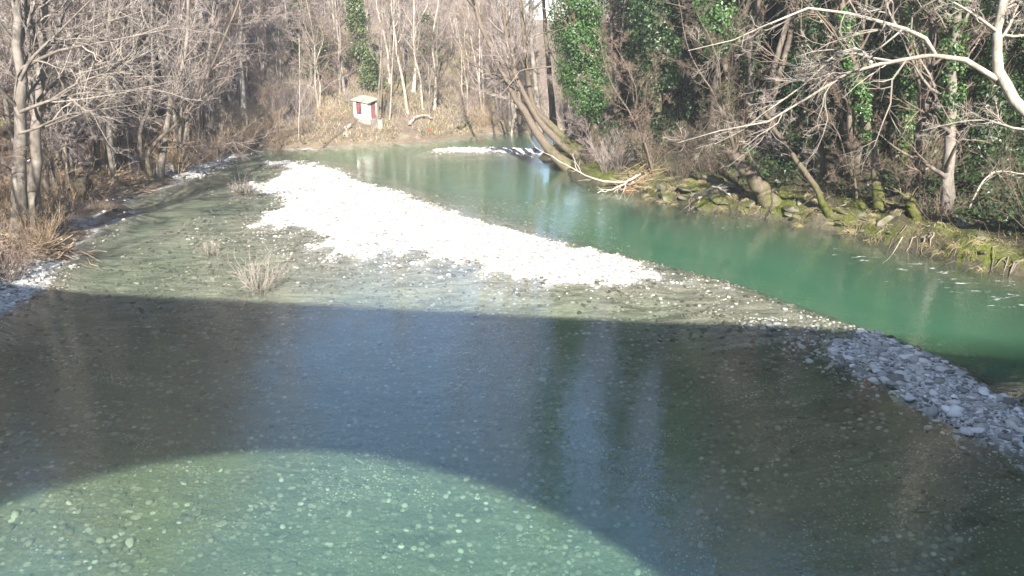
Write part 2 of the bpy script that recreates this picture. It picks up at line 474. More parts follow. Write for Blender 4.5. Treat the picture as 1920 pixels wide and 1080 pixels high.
def make_water():
    m, nt, b = new_mat('river_water')
    nt.nodes.remove(b)
    out = nt.nodes['Material Output']
    pos = geopos(nt)
    mp = N(nt, 'ShaderNodeMapping'); mp.inputs['Rotation'].default_value = (0, 0, rad(12)); mp.inputs['Scale'].default_value = (.75, 1.25, 1); nt.links.new(pos, mp.inputs['Vector'])
    n1 = noise(nt, 3.2, 3, .55, mp.outputs[0], .6)
    n2 = noise(nt, .8, 2, .5, mp.outputs[0], .3)
    n3 = noise(nt, 9, 2, .5, mp.outputs[0], .5)
    ad3 = N(nt, 'ShaderNodeMath', operation='MULTIPLY_ADD'); nt.links.new(n3, ad3.inputs[0]); ad3.inputs[1].default_value = .5; nt.links.new(n1, ad3.inputs[2])
    add = N(nt, 'ShaderNodeMath', operation='MULTIPLY_ADD'); nt.links.new(n2, add.inputs[0]); add.inputs[1].default_value = 1.2; nt.links.new(ad3.outputs[0], add.inputs[2])
    bp = N(nt, 'ShaderNodeBump'); bp.inputs['Strength'].default_value = .28; bp.inputs['Distance'].default_value = .035
    gust = noise(nt, .22, 3, .6, pos, .4)
    gr = N(nt, 'ShaderNodeMapRange'); gr.inputs[1].default_value = .35; gr.inputs[2].default_value = .68; gr.inputs[3].default_value = .012; gr.inputs[4].default_value = .05
    nt.links.new(gust, gr.inputs[0]); nt.links.new(gr.outputs[0], bp.inputs['Distance'])
    nt.links.new(add.outputs[0], bp.inputs['Height'])
    fr = N(nt, 'ShaderNodeFresnel'); nt.links.new(bp.outputs[0], fr.inputs['Normal'])
    # the same reflectance from either side of the surface
    ior = N(nt, 'ShaderNodeMapRange'); ior.inputs[3].default_value = 2.35; ior.inputs[4].default_value = 1 / 2.35
    nt.links.new(N(nt, 'ShaderNodeNewGeometry').outputs['Backfacing'], ior.inputs[0]); nt.links.new(ior.outputs[0], fr.inputs['IOR'])
    gl = N(nt, 'ShaderNodeBsdfGlossy'); gl.inputs['Roughness'].default_value = .03; nt.links.new(bp.outputs[0], gl.inputs['Normal'])
    tr = N(nt, 'ShaderNodeBsdfTransparent'); tr.inputs[0].default_value = (.97, .99, .98, 1)
    mx = N(nt, 'ShaderNodeMixShader')
    nt.links.new(fr.outputs[0], mx.inputs[0]); nt.links.new(tr.outputs[0], mx.inputs[1]); nt.links.new(gl.outputs[0], mx.inputs[2])
    # foam flecks where the current breaks
    fo = attr(nt, 'foam')
    mp2 = N(nt, 'ShaderNodeMapping'); mp2.inputs['Rotation'].default_value = (0, 0, rad(35)); mp2.inputs['Scale'].default_value = (.5, 1.6, 1); nt.links.new(pos, mp2.inputs['Vector'])
    nz = noise(nt, 2.4, 6, .75, mp2.outputs[0], .5)
    sm = N(nt, 'ShaderNodeMath', operation='MULTIPLY_ADD'); nt.links.new(fo, sm.inputs[0]); sm.inputs[1].default_value = .35; nt.links.new(nz, sm.inputs[2])
    ff = ramp(nt, sm.outputs[0], [(.74, 0.0), (.84, 1.0)])
    fm = N(nt, 'ShaderNodeBsdfDiffuse'); fm.inputs[0].default_value = (.75, .78, .78, 1)
    mx2 = N(nt, 'ShaderNodeMixShader'); nt.links.new(ff, mx2.inputs[0]); nt.links.new(mx.outputs[0], mx2.inputs[1]); nt.links.new(fm.outputs[0], mx2.inputs[2])
    nt.links.new(mx2.outputs[0], out.inputs['Surface'])
    va = N(nt, 'ShaderNodeVolumeAbsorption'); va.inputs['Color'].default_value = (.52, .84, .67, 1); va.inputs['Density'].default_value = .25
    vsx = N(nt, 'ShaderNodeVolumeScatter'); vsx.inputs['Color'].default_value = (.5, 1.0, .74, 1); vsx.inputs['Density'].default_value = .047
    ad = N(nt, 'ShaderNodeAddShader'); nt.links.new(va.outputs[0], ad.inputs[0]); nt.links.new(vsx.outputs[0], ad.inputs[1])
    nt.links.new(ad.outputs[0], out.inputs['Volume'])
    return m
WATER = make_water()

def make_plain(name, col, rough=.8, var=.25, scale=6, bstr=.2):
    m, nt, b = new_mat(name)
    n = noise(nt, scale, 5, .6, geopos(nt))
    c = mix(nt, n, tuple(v * (1 - var) for v in col), tuple(min(1, v * (1 + var)) for v in col))
    nt.links.new(c, b.inputs['Base Color']); b.inputs['Roughness'].default_value = rough
    bump(nt, b, n, bstr, .02)
    return m

# ------------------------------------------------------------------ the ground
def axis(lo, hi, a, b, step, grow=1.12):
    core = list(np.arange(a, b + 1e-6, step))
    s, p, up = step, b, []
    while p < hi: s = min(s * grow, 8); p += s; up.append(p)
    s, p, dn = step, a, []
    while p > lo: s = min(s * grow, 8); p -= s; dn.append(p)
    return np.array(dn[::-1] + core + up)
gx = axis(-175, 175, -24, 26, .25); gy = axis(-60, 270, 6, 72, .28)
X, Y = np.meshgrid(gx, gy)
Z, SD, W3 = height(X, Y, True)
nx, ny = len(gx), len(gy)
idx = np.arange(nx * ny).reshape(ny, nx)
Q = np.stack([idx[:-1, :-1], idx[:-1, 1:], idx[1:, 1:], idx[1:, :-1]], -1).reshape(-1, 4)
inside = sstep(.02, -.06, Z) * (SD < .3)
barz = (SD < 0) & (Z > -.05)
grav = np.where(SD < 0, 1.0, 0.0)
grav = np.where((SD < 0) & (((W3[2] < 2.2) & (Y < 58)) | (W3[1] < 3)), 0.0, grav)
lb = (W3[0] < W3[1]) & (W3[0] < W3[2]) & (SD >= 0)
grav = np.where(lb, sstep(3.2, .3, SD) * np.where(Y < 28, 1.0, .25 + .3 * noise2(X, Y, 4, 9, 8)), grav)
grav = np.where(lb & (Y > 47) & (Y < 56) & (SD < 5), .8, grav)
fb = (W3[1] < W3[0]) & (W3[1] < W3[2]) & (SD >= 0)
grav = np.where(fb, sstep(3.5, .5, SD) * .28, grav)
green = np.where(fb, .35 * sstep(2, 6, SD) * sstep(40, 15, SD) * sstep(-25, -14, X), 0.0)
green = np.where((SD >= 0) & ~lb & ~fb, (.42 + .15 * noise2(X, Y, 1.1, 13, 8)) * sstep(4, 1, SD), green)
gm = np.stack([grav, green, inside], -1).reshape(-1, 3)
rbk = (SD >= 0) & ~lb & ~fb
dark_ground = np.where(rbk | ((SD < 0) & (W3[2] < 5.0) & (Y < 60)), np.where(SD > 1.0, .95, np.where(SD < 0, .9 * sstep(5, 1.5, -SD), .6 + .35 * noise2(X, Y, .9, 25, 8))), 0).clip(0, 1).ravel()  # ground colour darkened up the steep bank and on the bed beside it
terr_me = mesh_np('terrain', np.stack([X, Y, Z], -1).reshape(-1, 3), Q, True, {'gm': gm, 'dark_ground': dark_ground, 'shallow_pale': (sstep(-.55, -.2, Z) * (Y > 20)).ravel()})
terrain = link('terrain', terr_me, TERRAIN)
tag(terrain, 'leaf-littered river banks, wooded slopes and pebbly bed of the river', 'terrain', kind='structure')

# ------------------------------------------------------------------ the water: one closed body with a rippled top
wx = np.linspace(-26, 114, 141); wy = np.linspace(-32, 100, 133)
WX, WY = np.meshgrid(wx, wy)
nwx, nwy = len(wx), len(wy)
wi = np.arange(nwx * nwy).reshape(nwy, nwx)
top = np.stack([WX, WY, np.zeros_like(WX)], -1).reshape(-1, 3)
wq = np.stack([wi[:-1, :-1], wi[:-1, 1:], wi[1:, 1:], wi[1:, :-1]], -1).reshape(-1, 4)
rim = np.concatenate([wi[0, :-1], wi[:-1, -1], wi[-1, :0:-1], wi[:0:-1, 0]])
low = top[rim].copy(); low[:, 2] = -3.2
n0 = len(top); nr = len(rim)
side = np.array([[rim[i], n0 + i, n0 + (i + 1) % nr, rim[(i + 1) % nr]] for i in range(nr)])
cen = np.array([[44, 34, -3.2]])
fan = np.array([[n0 + (i + 1) % nr, n0 + i, n0 + nr] for i in range(nr)])
foam = np.zeros(n0)
tx, ty = top[:, 0], top[:, 1]
def blob(x, y, rx, ry, a): return a * np.exp(-((tx - x) / rx) ** 2 - ((ty - y) / ry) ** 2)
foam = blob(-18, 63, 4, 1.6, .75) + blob(-3, 61.5, 5, 1.6, .75) + blob(-18.5, 57.5, 1.5, 1.5, .5) + blob(14.5, 28, 3, 4, .4) + blob(17, 23, 2, 4, .42) + blob(9.5, 34, 3, 2, .36)
wme = mesh_np('river_water', np.concatenate([top, low, cen]), [np.concatenate([wq, side]), fan], False, {'foam': np.concatenate([foam, np.zeros(nr + 1)])})
water = link('water', wme, WATER)
tag(water, 'clear green river water rippling over its pebble bed', 'river', kind='structure')

# ------------------------------------------------------------------ stones
def ico(sub):
    t = (1 + 5 ** .5) / 2
    V = [(-1, t, 0), (1, t, 0), (-1, -t, 0), (1, -t, 0), (0, -1, t), (0, 1, t), (0, -1, -t), (0, 1, -t), (t, 0, -1), (t, 0, 1), (-t, 0, -1), (-t, 0, 1)]
    F = [(0, 11, 5), (0, 5, 1), (0, 1, 7), (0, 7, 10), (0, 10, 11), (1, 5, 9), (5, 11, 4), (11, 10, 2), (10, 7, 6), (7, 1, 8), (3, 9, 4), (3, 4, 2), (3, 2, 6), (3, 6, 8), (3, 8, 9), (4, 9, 5), (2, 4, 11), (6, 2, 10), (8, 6, 7), (9, 8, 1)]
    V = [np.array(v) / np.linalg.norm(v) for v in V]
    for _ in range(sub):
        c, F2 = {}, []
        def mid(a, b):
            k = (min(a, b), max(a, b))
            if k not in c:
                q = V[a] + V[b]; V.append(q / np.linalg.norm(q)); c[k] = len(V) - 1
            return c[k]
        for a, b_, d in F:
            x, y, z = mid(a, b_), mid(b_, d), mid(d, a)
            F2 += [(a, x, z), (b_, y, x), (d, z, y), (x, y, z)]
        F = F2
    return np.array(V), np.array(F)
I0, I1, I2 = ico(0), ico(1), ico(2)

def rock_shape(base, rng, facets=9, flat=.5):
    """a worn stone: a ball cut by random planes, flattened"""
    V = base[0].copy()
    for _ in range(facets):
        n = nrm(rng.normal(size=3)); d = rng.uniform(.55, .92)
        h = V @ n
        V = V - np.outer(np.clip(h - d, 0, None) * .92, n)
    V[:, 2] *= flat
    V[:, 0] *= rng.uniform(.95, 1.35)
    V *= 1 + rng.normal(size=(len(V), 1)) * .02
    return V

rs = np.random.default_rng(5)
stone_meshes, bed_meshes = [], []
for k in range(10):
    V = rock_shape(I1, rs, 10, rs.uniform(.38, .7))
    stone_meshes.append(mesh_np('stone', V, I1[1], True)); stone_meshes[-1].materials.append(STONE_ONE)
    V = rock_shape(I1, rs, 14, rs.uniform(.25, .45))
    bed_meshes.append(mesh_np('bed_stone', V, I1[1], True)); bed_meshes[-1].materials.append(BEDSTONE_ONE)
small_shapes = [rock_shape(I0, rs, 5, rs.uniform(.4, .7)) for _ in range(12)]

def one_stones(pts, sizes, meshes, parent, rng):
    for (x, y, z), s in zip(pts, sizes):
        o = bpy.data.objects.new('stone', meshes[int(rng.integers(len(meshes)))])
        COL.objects.link(o); o.parent = parent
        o.location = (x, y, z)
        o.rotation_euler = (rng.normal() * .18, rng.normal() * .18, rng.uniform(0, 6.28))
        o.scale = (s, s * rng.uniform(.75, 1.05), s * rng.uniform(.7, 1.1))

def many_stones(pts, sizes, rng):
    g = Geo()
    pts = np.asarray(pts); n = len(pts)
    pick = rng.integers(len(small_shapes), size=n)
    yaw = rng.uniform(0, 6.28, n)
    val = rng.random(n)
    for k, S in enumerate(small_shapes):
        q = np.where(pick == k)[0]
        if not len(q): continue
        c, s = np.cos(yaw[q])[:, None], np.sin(yaw[q])[:, None]
        x = S[None, :, 0] * c - S[None, :, 1] * s; y = S[None, :, 0] * s + S[None, :, 1] * c
        tl = rng.normal(size=(len(q), 2)) * .2
        z = S[None, :, 2] + x * tl[:, :1] + y * tl[:, 1:]
        V = np.stack([x, y, z], -1) * sizes[q][:, None, None] + pts[q][:, None, :]
        F = (I0[1][None] + (np.arange(len(q)) * len(S))[:, None, None]).reshape(-1, 3)
        g.add(V.reshape(-1, 3), T=F, A=np.repeat(val[q], len(S)))
    return g

def scatter(rng, n, box, cond):
    x = rng.uniform(box[0], box[1], n); y = rng.uniform(box[2], box[3], n)
    z, sd, w = height(x, y, True)
    ok = cond(x, y, z, sd)
    return np.stack([x[ok], y[ok], z[ok]], -1)

def split_big(p, s, n):
    """the stones that look largest from here, and the rest"""
    app = s / np.hypot(p[:, 0], p[:, 1])
    o = np.argsort(-app)
    return o[:n], o[n:]

def gravel_sheet(name, cond, lift=.012):
    """fine gravel skin of a bar, a sheet just above the bed"""
    ok = cond(X, Y, Z, SD)
    f = ok[:-1, :-1] & ok[:-1, 1:] & ok[1:, 1:] & ok[1:, :-1]
    q = Q.reshape(ny - 1, nx - 1, 4)[f]
    u, inv = np.unique(q, return_inverse=True)
    V = np.stack([X.ravel()[u], Y.ravel()[u], Z.ravel()[u] + lift], -1)
    return mesh_np(name, V, inv.reshape(-1, 4), True, {'gm': np.tile([1.0, 0, 0], (len(u), 1))})

upper = lambda x, y, z, sd: (sd < -.5) & (z > -.05) & (y > 23.5) & (x < 9) & (y < 60) & (x < 20 - .36 * y + 3)
upper_in = lambda x, y, z, sd: (sd < -.5) & (z > -.02) & (y > 24) & (x < 9.2) & (y < 60)
lower_in = lambda x, y, z, sd: (sd < -.5) & (z > -.035) & (y < 22) & (x > 7) & (y > 4)
shoal_in = lambda x, y, z, sd: (sd < -.1) & (z > -.04) & (y > 60) & (x > -9)

for nm, cond, n_try, rngs, n1, lab, box, big in (
        ('gravel_bar', upper_in, 52000, (.03, .11), 300, 'long white sunlit gravel bar running down the middle of the river', (-19, 10, 22, 59), .22),
        ('gravel_spit', lower_in, 20000, (.03, .12), 300, 'low spit of grey pebbles in the bridge shadow', (7, 14, 9.5, 22), .3),
        ('gravel_shoal', shoal_in, 2500, (.06, .2), 60, 'small white gravel shoal at the river bend below the leaning trunks', (-9, 3, 58, 66), .35)):
    sh = link(nm, gravel_sheet(nm, cond), TERRAIN)
    tag(sh, lab, 'gravel', kind='structure')
    fade = lambda x, y, z, sd: (cond(x, y, z, sd) & (rs.random(len(x)) < (.62 if nm == 'gravel_bar' else 1))) | ((sd < -.5) & (z > -.2) & (rs.random(len(x)) < .8 * np.exp(-np.clip(-z, 0, 1) / .09)) & (y > 21.2 if nm == 'gravel_bar' else (y < 60) | (nm == 'gravel_shoal')) & (x < 12))
    pts = scatter(rs, n_try, box, fade)
    sz = rngs[0] + (rngs[1] - rngs[0]) * rs.random(len(pts)) ** 2.2
    nbig = int(len(pts) * .07)
    sz[:nbig] = rngs[1] + (big - rngs[1]) * rs.random(nbig) ** 2.5
    sz *= .62
    pts[:, 2] += sz * .12
    a, b_ = split_big(pts, sz, n1)
    one_stones(pts[a], sz[a], stone_meshes, sh, rs)
    g = many_stones(pts[b_], sz[b_], rs)
    pb = link('pebbles', g.mesh('pebbles'), STONE_MANY, sh)
    pb['kind'] = 'stuff'

# stones lying on the bed under shallow water, and a few breaking the surface
pts = scatter(rs, 28000, (-16.5, 14, 8.5, 46), lambda x, y, z, sd: (sd < -.2) & (z < .02) & (z > -2.35) & (rs.random(len(x)) < np.where(noise2(x, y, 1.6, 22, 10) + .5 * noise2(x, y, .6, 6, 8) > .1, 1.0, .35) * np.clip(32 / (y + 2), .35, 1)) & ~((x > 6) & (z < -.6) & (y > 20)))
sz = .024 + .085 * rs.random(len(pts)) ** 2.6
sz[:300] = .08 + .07 * rs.random(300) ** 2
pts[:, 2] += sz * .1
a, b_ = split_big(pts, sz, 300)
one_stones(pts[a], sz[a], bed_meshes, terrain, rs)
pb = link('bed_pebbles', many_stones(pts[b_], sz[b_], rs).mesh('bed_pebbles'), BEDSTONE_MANY, terrain)
pb['kind'] = 'stuff'
# stray white stones along the edges of the bar and pebbles of the bank strip
pts = scatter(rs, 26000, (-30, -15.5, 12, 62), lambda x, y, z, sd: (sd > -.6) & (sd < 3.0) & (rs.random(len(x)) < np.where(y < 28, .9, np.where((y > 47) & (y < 56), .5, .07))))
sz = .03 + .09 * rs.random(len(pts)) ** 2.5
pts[:, 2] += sz * .15
bank_peb = link('bank_pebbles', many_stones(pts, sz, rs).mesh('bank_pebbles'), STONE_MANY, terrain)
bank_peb['kind'] = 'stuff'

# boulders and rock slabs at the foot of the banks (pixel column, row, size)
rb_ = np.random.default_rng(8)
MB_ = []
for q in range(34):
    u = rb_.uniform(1290, 1915); v = np.interp(u, [1290, 1400, 1500, 1600, 1700, 1920], [378, 392, 415, 440, 455, 500]) - rb_.uniform(2, 60)
    MB_.append((u, v, .28 + .8 * rb_.random() ** 2))
bould_mesh = []
for k in range(6):
    V = I2[0].copy()
    for _ in range(20):
        q_ = nrm(rs.normal(size=3)); d_ = rs.uniform(.42, .85)
        V = V - np.outer(np.clip(V @ q_ - d_, 0, None) * .97, q_)
    V *= np.array([1.25, 1, rs.uniform(.55, .8)]); V *= 1 + rs.normal(size=(len(V), 1)) * .025
    bould_mesh.append(mesh_np('boulder', V, I2[1], False)); bould_mesh[-1].materials.append(BOULDER)
BL = [(1320, 365, 1.3), (1285, 355, 1.1), (1350, 372, .9), (1250, 366, .9), (1380, 325, 1.2), (1400, 372, .8), (1215, 375, .6), (1235, 378, .45), (1262, 380, .75), (1280, 372, .55), (1300, 350, 1.1), (1330, 330, 1.2), (1360, 345, 1.0), (1390, 350, .8), (1340, 300, 1.1), (1455, 350, .6), (1500, 355, .5), (1505, 372, .55), (1420, 385, .5), (1310, 385, .5),
      (1610, 395, .8), (1680, 400, .7), (1740, 405, .7), (1800, 420, .8), (1840, 440, .7), (1870, 420, .6), (1560, 405, .6), (1890, 470, .6), (1480, 395, .5), (1245, 350, .9), (1275, 330, .9),
      (640, 258, .5), (660, 262, .6), (735, 258, .7), (760, 255, .8), (790, 250, .7), (815, 258, .5), (840, 250, .9), (860, 248, .7), (720, 246, .5), (690, 262, .5), (880, 240, .9), (745, 238, .5), (900, 246, .6), (605, 266, .5), (570, 268, .5),
      (370, 322, .45), (345, 335, .4), (300, 345, .4), (215, 395, .35), (395, 318, .5), (380, 330, .4), (240, 372, .4)]
for i, (u, v, s) in enumerate(BL + MB_):
    p = onto(u, v)
    o = bpy.data.objects.new('boulder', bould_mesh[i % 6]); COL.objects.link(o); o.parent = terrain
    o.location = (p[0], p[1], p[2] - s * .05)
    o.rotation_euler = (rs.normal() * .3, rs.normal() * .3, rs.uniform(0, 6.28))
    o.scale = (s * rs.uniform(.55, .95), s * rs.uniform(.4, .7), s * rs.uniform(.25, .6))

# ------------------------------------------------------------------ trees
def interp_poly(P, t):
    m = P.shape[1]
    f = t * (m - 1); i = np.clip(f.astype(int), 0, m - 2); w = (f - i)[:, None]
    r = np.arange(len(t))
    return P[r, i] * (1 - w) + P[r, i + 1] * w, nrm(P[r, i + 1] - P[r, i]), i, w[:, 0]

def children(P, R, n_per, t0, t1, lf, ang, m, up, wig, rng, rs_=.6, rmin=.003, bias=(0, 0, 0), lmin=.15):
    n = len(P)
    L = np.linalg.norm(np.diff(P, axis=1), axis=2).sum(1)
    ix = np.repeat(np.arange(n), n_per)
    t = rng.uniform(t0, t1, len(ix))
    pos, tan, i, w = interp_poly(P[ix], t)
    rr = R[ix, i] * (1 - w) + R[ix, i + 1] * w
    perp = nrm(np.cross(tan, rng.normal(size=(len(ix), 3))))
    a = rng.uniform(ang[0], ang[1], len(ix))[:, None]
    d = tan * np.cos(a) + perp * np.sin(a)
    ln = np.maximum(L[ix] * lf * (1.05 - .6 * t) * rng.uniform(.55, 1.25, len(ix)), lmin)
    st = (ln / (m - 1))[:, None]
    out = np.empty((len(ix), m, 3)); out[:, 0] = pos
    bias = np.asarray(bias)
    for k in range(1, m):
        d = nrm(d + wig * rng.normal(size=d.shape) + np.array([0, 0, up]) + bias)
        out[:, k] = out[:, k - 1] + d * st
    s = np.linspace(0, 1, m)[None]
    r0 = np.clip(rr * rs_, rmin, None)[:, None]
    RR = rmin + (r0 - rmin) * (1 - s) ** .85
    return out, RR

def resample(pts, m):
    pts = np.asarray(pts, float)
    # Catmull-Rom through the points
    n = len(pts)
    if n == 2:
        return pts[0][None] + np.linspace(0, 1, m)[:, None] * (pts[1] - pts[0])[None]
    E = np.concatenate([[2 * pts[0] - pts[1]], pts, [2 * pts[-1] - pts[-2]]])
    t = np.linspace(0, n - 1 - 1e-6, m); i = t.astype(int); u = (t - i)[:, None]
    a, b_, c, d = E[i], E[i + 1], E[i + 2], E[i + 3]
    return .5 * (2 * b_ + (c - a) * u + (2 * a - 5 * b_ + 4 * c - d) * u ** 2 + (3 * b_ - a - 3 * c + d) * u ** 3)

def build_tree(skel, rng, limbs=12, n2=8, n3=7, n4=4, limb_len=.42, up=.06, ang=(.5, 1.1), wig=.16, bias=(0, 0, 0), t0=.3, twig=.003, flare=.5, droop=0.0, extra=None, flen=.5):
    """skel: list of (points, r0, r1). Returns trunk Geo, crown Geo"""
    tr, cr = Geo(), Geo()
    m0 = 16
    Ps, Rs = [], []
    for pts, r0, r1 in skel:
        P = resample(pts, m0)
        s = np.linspace(0, 1, m0)
        R = r0 + (r1 - r0) * s ** .8
        R = R * (1 + flare * np.exp(-s * m0 / 1.3))
        P[1:-1] += rng.normal(size=(m0 - 2, 3)) * r0 * .18
        tr.tubes(P, R, 10)
        Ps.append(P); Rs.append(R)
    P0, R0 = np.array(Ps), np.array(Rs)
    L1, r1 = children(P0, R0, limbs, t0, .98, limb_len, ang, 9, up, wig, rng, .38, .008, bias)
    if extra:
        for pts, a, b_ in extra:
            P = resample(pts, 9)[None]; R = (a + (b_ - a) * np.linspace(0, 1, 9))[None]
            L1 = np.concatenate([L1, P]); r1 = np.concatenate([r1, R])
    tr.tubes(L1, r1, 6)
    L2, r2 = children(L1, r1, n2, .2, 1, flen, (.4, 1.0), 6, up * .8 - droop, wig * 1.2, rng, .55, .006, bias)
    cr.tubes(L2, r2, 4)
    L3, r3 = children(L2, r2, n3, .15, 1, .5, (.4, 1.0), 4, up * .5 - droop, wig * 1.3, rng, .6, twig * 1.3)
    cr.tubes(L3, r3, 3)
    if n4:
        L4, r4 = children(L3, r3, n4, .15, 1, .55, (.4, 1.0), 2, up * .4 - droop, wig * 1.4, rng, .7, twig)
        cr.tubes(L4, r4, 3)
    return tr, cr

def tree_thing(name, base, tr, cr, bark, twig, label, group=None, cat='tree'):
    """meshes are in world coordinates around base: shift them so the thing's origin is its base"""
    b0 = np.array(base)
    for g in (tr, cr):
        g.V = [v - b0.astype(np.float32) for v in g.V]
    root = empty(name, base)
    tag(root, label, cat, group)
    link('trunk', tr.mesh('trunk'), bark, root)
    link('crown', cr.mesh('crown', False), twig, root)
    return root

def leaves(centres, normals, size, rng, fold=.25):
    """small pointed leaves"""
    n = len(centres)
    nn = nrm(normals + rng.normal(size=(n, 3)) * .55)
    a = nrm(np.cross(nn, rng.normal(size=(n, 3)))); b_ = np.cross(nn, a)
    s = size * rng.uniform(.6, 1.25, n)[:, None]
    V = np.stack([centres - a * s * .5, centres + b_ * s * .42 + nn * s * fold * .5 - a * s * .05, centres + a * s * .6 - nn * s * fold * .3, centres - b_ * s * .42 + nn * s * fold * .5 - a * s * .05], 1)
    F = np.arange(n)[:, None] * 4 + np.array([[0, 1, 2, 3]])
    F = np.concatenate([F[:, [0, 1, 2]], F[:, [0, 2, 3]]])
    g = Geo()
    g.add(V.reshape(-1, 3), T=F, A=np.repeat(rng.random(n) ** 1.3, 4))
    return g

def ivy_on(path, r_in, r_out, n, size, rng, lo=0, hi=1, clump=.5):
    """ivy in overlapping clumps round a trunk"""
    P = resample(path, 40)
    L = np.linalg.norm(np.diff(P, axis=0), axis=1).sum() * (hi - lo)
    nc = max(10, int(L / (r_out * .45)) * 4)
    t = (np.arange(nc) + rng.random(nc)) / nc * (hi - lo) + lo
    pos, tan, _, _ = interp_poly(np.repeat(P[None], nc, 0), t)
    d = nrm(np.cross(tan, rng.normal(size=(nc, 3))))
    edge = np.minimum(1, .4 + 5 * np.minimum(t - lo, hi - t) / (hi - lo))
    cc = pos + d * ((r_in + (r_out - r_in) * .55 * rng.random(nc) ** .8) * edge)[:, None]
    cr_ = (r_out - r_in) * rng.uniform(.22, .62, nc) * edge + .06
    w = cr_ ** 2; w /= w.sum()
    k = rng.choice(nc, n, p=w)
    e = nrm(rng.normal(size=(n, 3)))
    c = cc[k] + e * (cr_[k] * rng.random(n) ** .4)[:, None] * np.array([1, 1, 1.25])
    return leaves(c, e * .6 + d[k] + np.array([0, 0, .4]), size, rng)

# --- prototypes of bare trees, copied over the slopes
def proto(seed, h, r, lean, **kw):
    rng = np.random.default_rng(seed)
    skel = []
    for (dx, dy, f) in lean:
        pts = [np.array([dx * .04, dy * .04, -.3])]
        for s in (.2, .45, .7, 1.0):
            pts.append(np.array([dx * s + rng.normal() * .04 * h * s, dy * s + rng.normal() * .04 * h * s, h * f * s]))
        skel.append((pts, r * (1 if len(lean) == 1 else .75), r * .12))
    tr, cr = build_tree(skel, rng, **kw)
    return tr.mesh('trunk'), cr.mesh('crown', False)
PROTO = [
    proto(1, 17, .17, [(.8, .3, 1)], limbs=22, n2=7, n3=7, n4=5, limb_len=.26, up=.12, t0=.25, twig=.0042),
    proto(2, 14, .2, [(1.4, .2, 1)], limbs=20, n2=8, n3=7, n4=5, limb_len=.36, up=.05, t0=.2, twig=.0042),
    proto(3, 15, .17, [(1.5, .5, 1), (-1.2, .8, .9), (.2, -1.4, .95)], limbs=9, n2=7, n3=7, n4=5, limb_len=.32, up=.1, t0=.25, twig=.0042),
    proto(4, 19, .15, [(-.6, .5, 1)], limbs=20, n2=6, n3=7, n4=5, limb_len=.2, up=.16, t0=.35, twig=.0042),
    proto(5, 11, .13, [(2.2, 0, 1), (1.0, 1.0, .9)], limbs=13, n2=8, n3=7, n4=5, limb_len=.42, up=.03, t0=.15, twig=.0042),
    proto(6, 16, .18, [(-1.0, -.8, 1)], limbs=20, n2=8, n3=7, n4=5, limb_len=.32, up=.08, t0=.2, twig=.0042),
]
def plant_tree(k, x, y, s, rz, tilt, bark, twig, label, group, name='bare_tree', z=None):
    root = empty(name, (x, y, (hz(x, y) if z is None else z)))
    root.rotation_euler = (tilt[0], tilt[1], rz); root.scale = (s, s, s)
    tag(root, label, 'tree', group)
    tm, cm = PROTO[k]
    for nm, me, mat in (('trunk', tm, bark), ('crown', cm, twig)):
        o = bpy.data.objects.new(nm, me)
        COL.objects.link(o); o.parent = root
        if len(me.materials) == 0: me.materials.append(mat)
        o.material_slots[0].link = 'OBJECT'; o.material_slots[0].material = mat
    return root

rt = np.random.default_rng(77)
HUT = np.array([-14.2, 70.6])
placed = []
def scatter_trees(n, gen, ok, mind, label, group, kinds, srange, barks, twigs, name='bare_tree', bias=0.0):
    k = 0; tries = 0
    while k < n and tries < n * 60:
        tries += 1
        x, y = gen()
        if not ok(x, y): continue
        if any((x - a) ** 2 + (y - b_) ** 2 < mind * mind for a, b_ in placed): continue
        placed.append((x, y)); k += 1
        plant_tree(int(rt.choice(kinds)), x, y, rt.uniform(*srange), rt.uniform(0, 6.28), (rt.normal() * .05, rt.normal() * .05 + bias), barks[int(rt.integers(len(barks)))], twigs[int(rt.integers(len(twigs)))], label, group, name)

# far hillside behind the hut
def az_of(x, y): return 960 + FPX * x / (y * math.cos(PITCH) + 2)
scatter_trees(165, lambda: (rt.uniform(-62, 4), rt.uniform(70, 120)),
              lambda x, y: -50 < az_of(x, y) < 1010 and not (620 < az_of(x, y) < 880 and y > 96) and (y - 66) > .2 * (x + 14) + 6 and math.hypot(x - HUT[0], y - HUT[1]) > 5 and not (650 < az_of(x, y) < 730 and y < 77),
              1.6, 'slender bare tree on the wooded hillside above the white hut', 'bare trees on the far hillside', [0, 1, 2, 3, 5, 4, 4], (.65, 1.1), [BARK, BARK_PALE, BARK], [TWIG, TWIG, TWIG_BROWN])
# thicket of the shallow bank
scatter_trees(44, lambda: (rt.uniform(-52, -25), rt.uniform(34, 84)),
              lambda x, y: az_of(x, y) > 60 and az_of(x, y) < 640 and not (x > -30 and y > 63) and not (x > -22 and y > 60),
              2.2, 'tall bare tree at the back of the shallow bank, its top out of view', 'tall trees behind the shallow bank', [0, 1, 2, 3, 5], (1.5, 1.95), [BARK, BARK_PALE, BARK_BROWN], [TWIG, TWIG, TWIG_BROWN])
scatter_trees(10, lambda: (rt.uniform(-34, -22.5), rt.uniform(52, 76)),
              lambda x, y: 420 < az_of(x, y) < 625 and not (x > -25 and y > 60), 2.2, 'very tall bare tree over the brown shrubs at the first bend', 'very tall trees at the first bend', [0, 1, 2, 5], (1.7, 2.15), [BARK_PALE, BARK], [TWIG])
scatter_trees(50, lambda: (rt.uniform(-46, -22.5), rt.uniform(24, 72)),
              lambda x, y: x < -21 - .15 * abs(y - 45) * 0 - 1.5 and az_of(x, y) > -250 and not (x > -30 and y > 63),
              2.0, 'bare grey tree in the thicket along the shallow pebbly bank', 'bare trees of the shallow bank', [0, 1, 2, 4, 5, 4], (.8, 1.3), [BARK, BARK, BARK_BROWN], [TWIG, TWIG_BROWN])
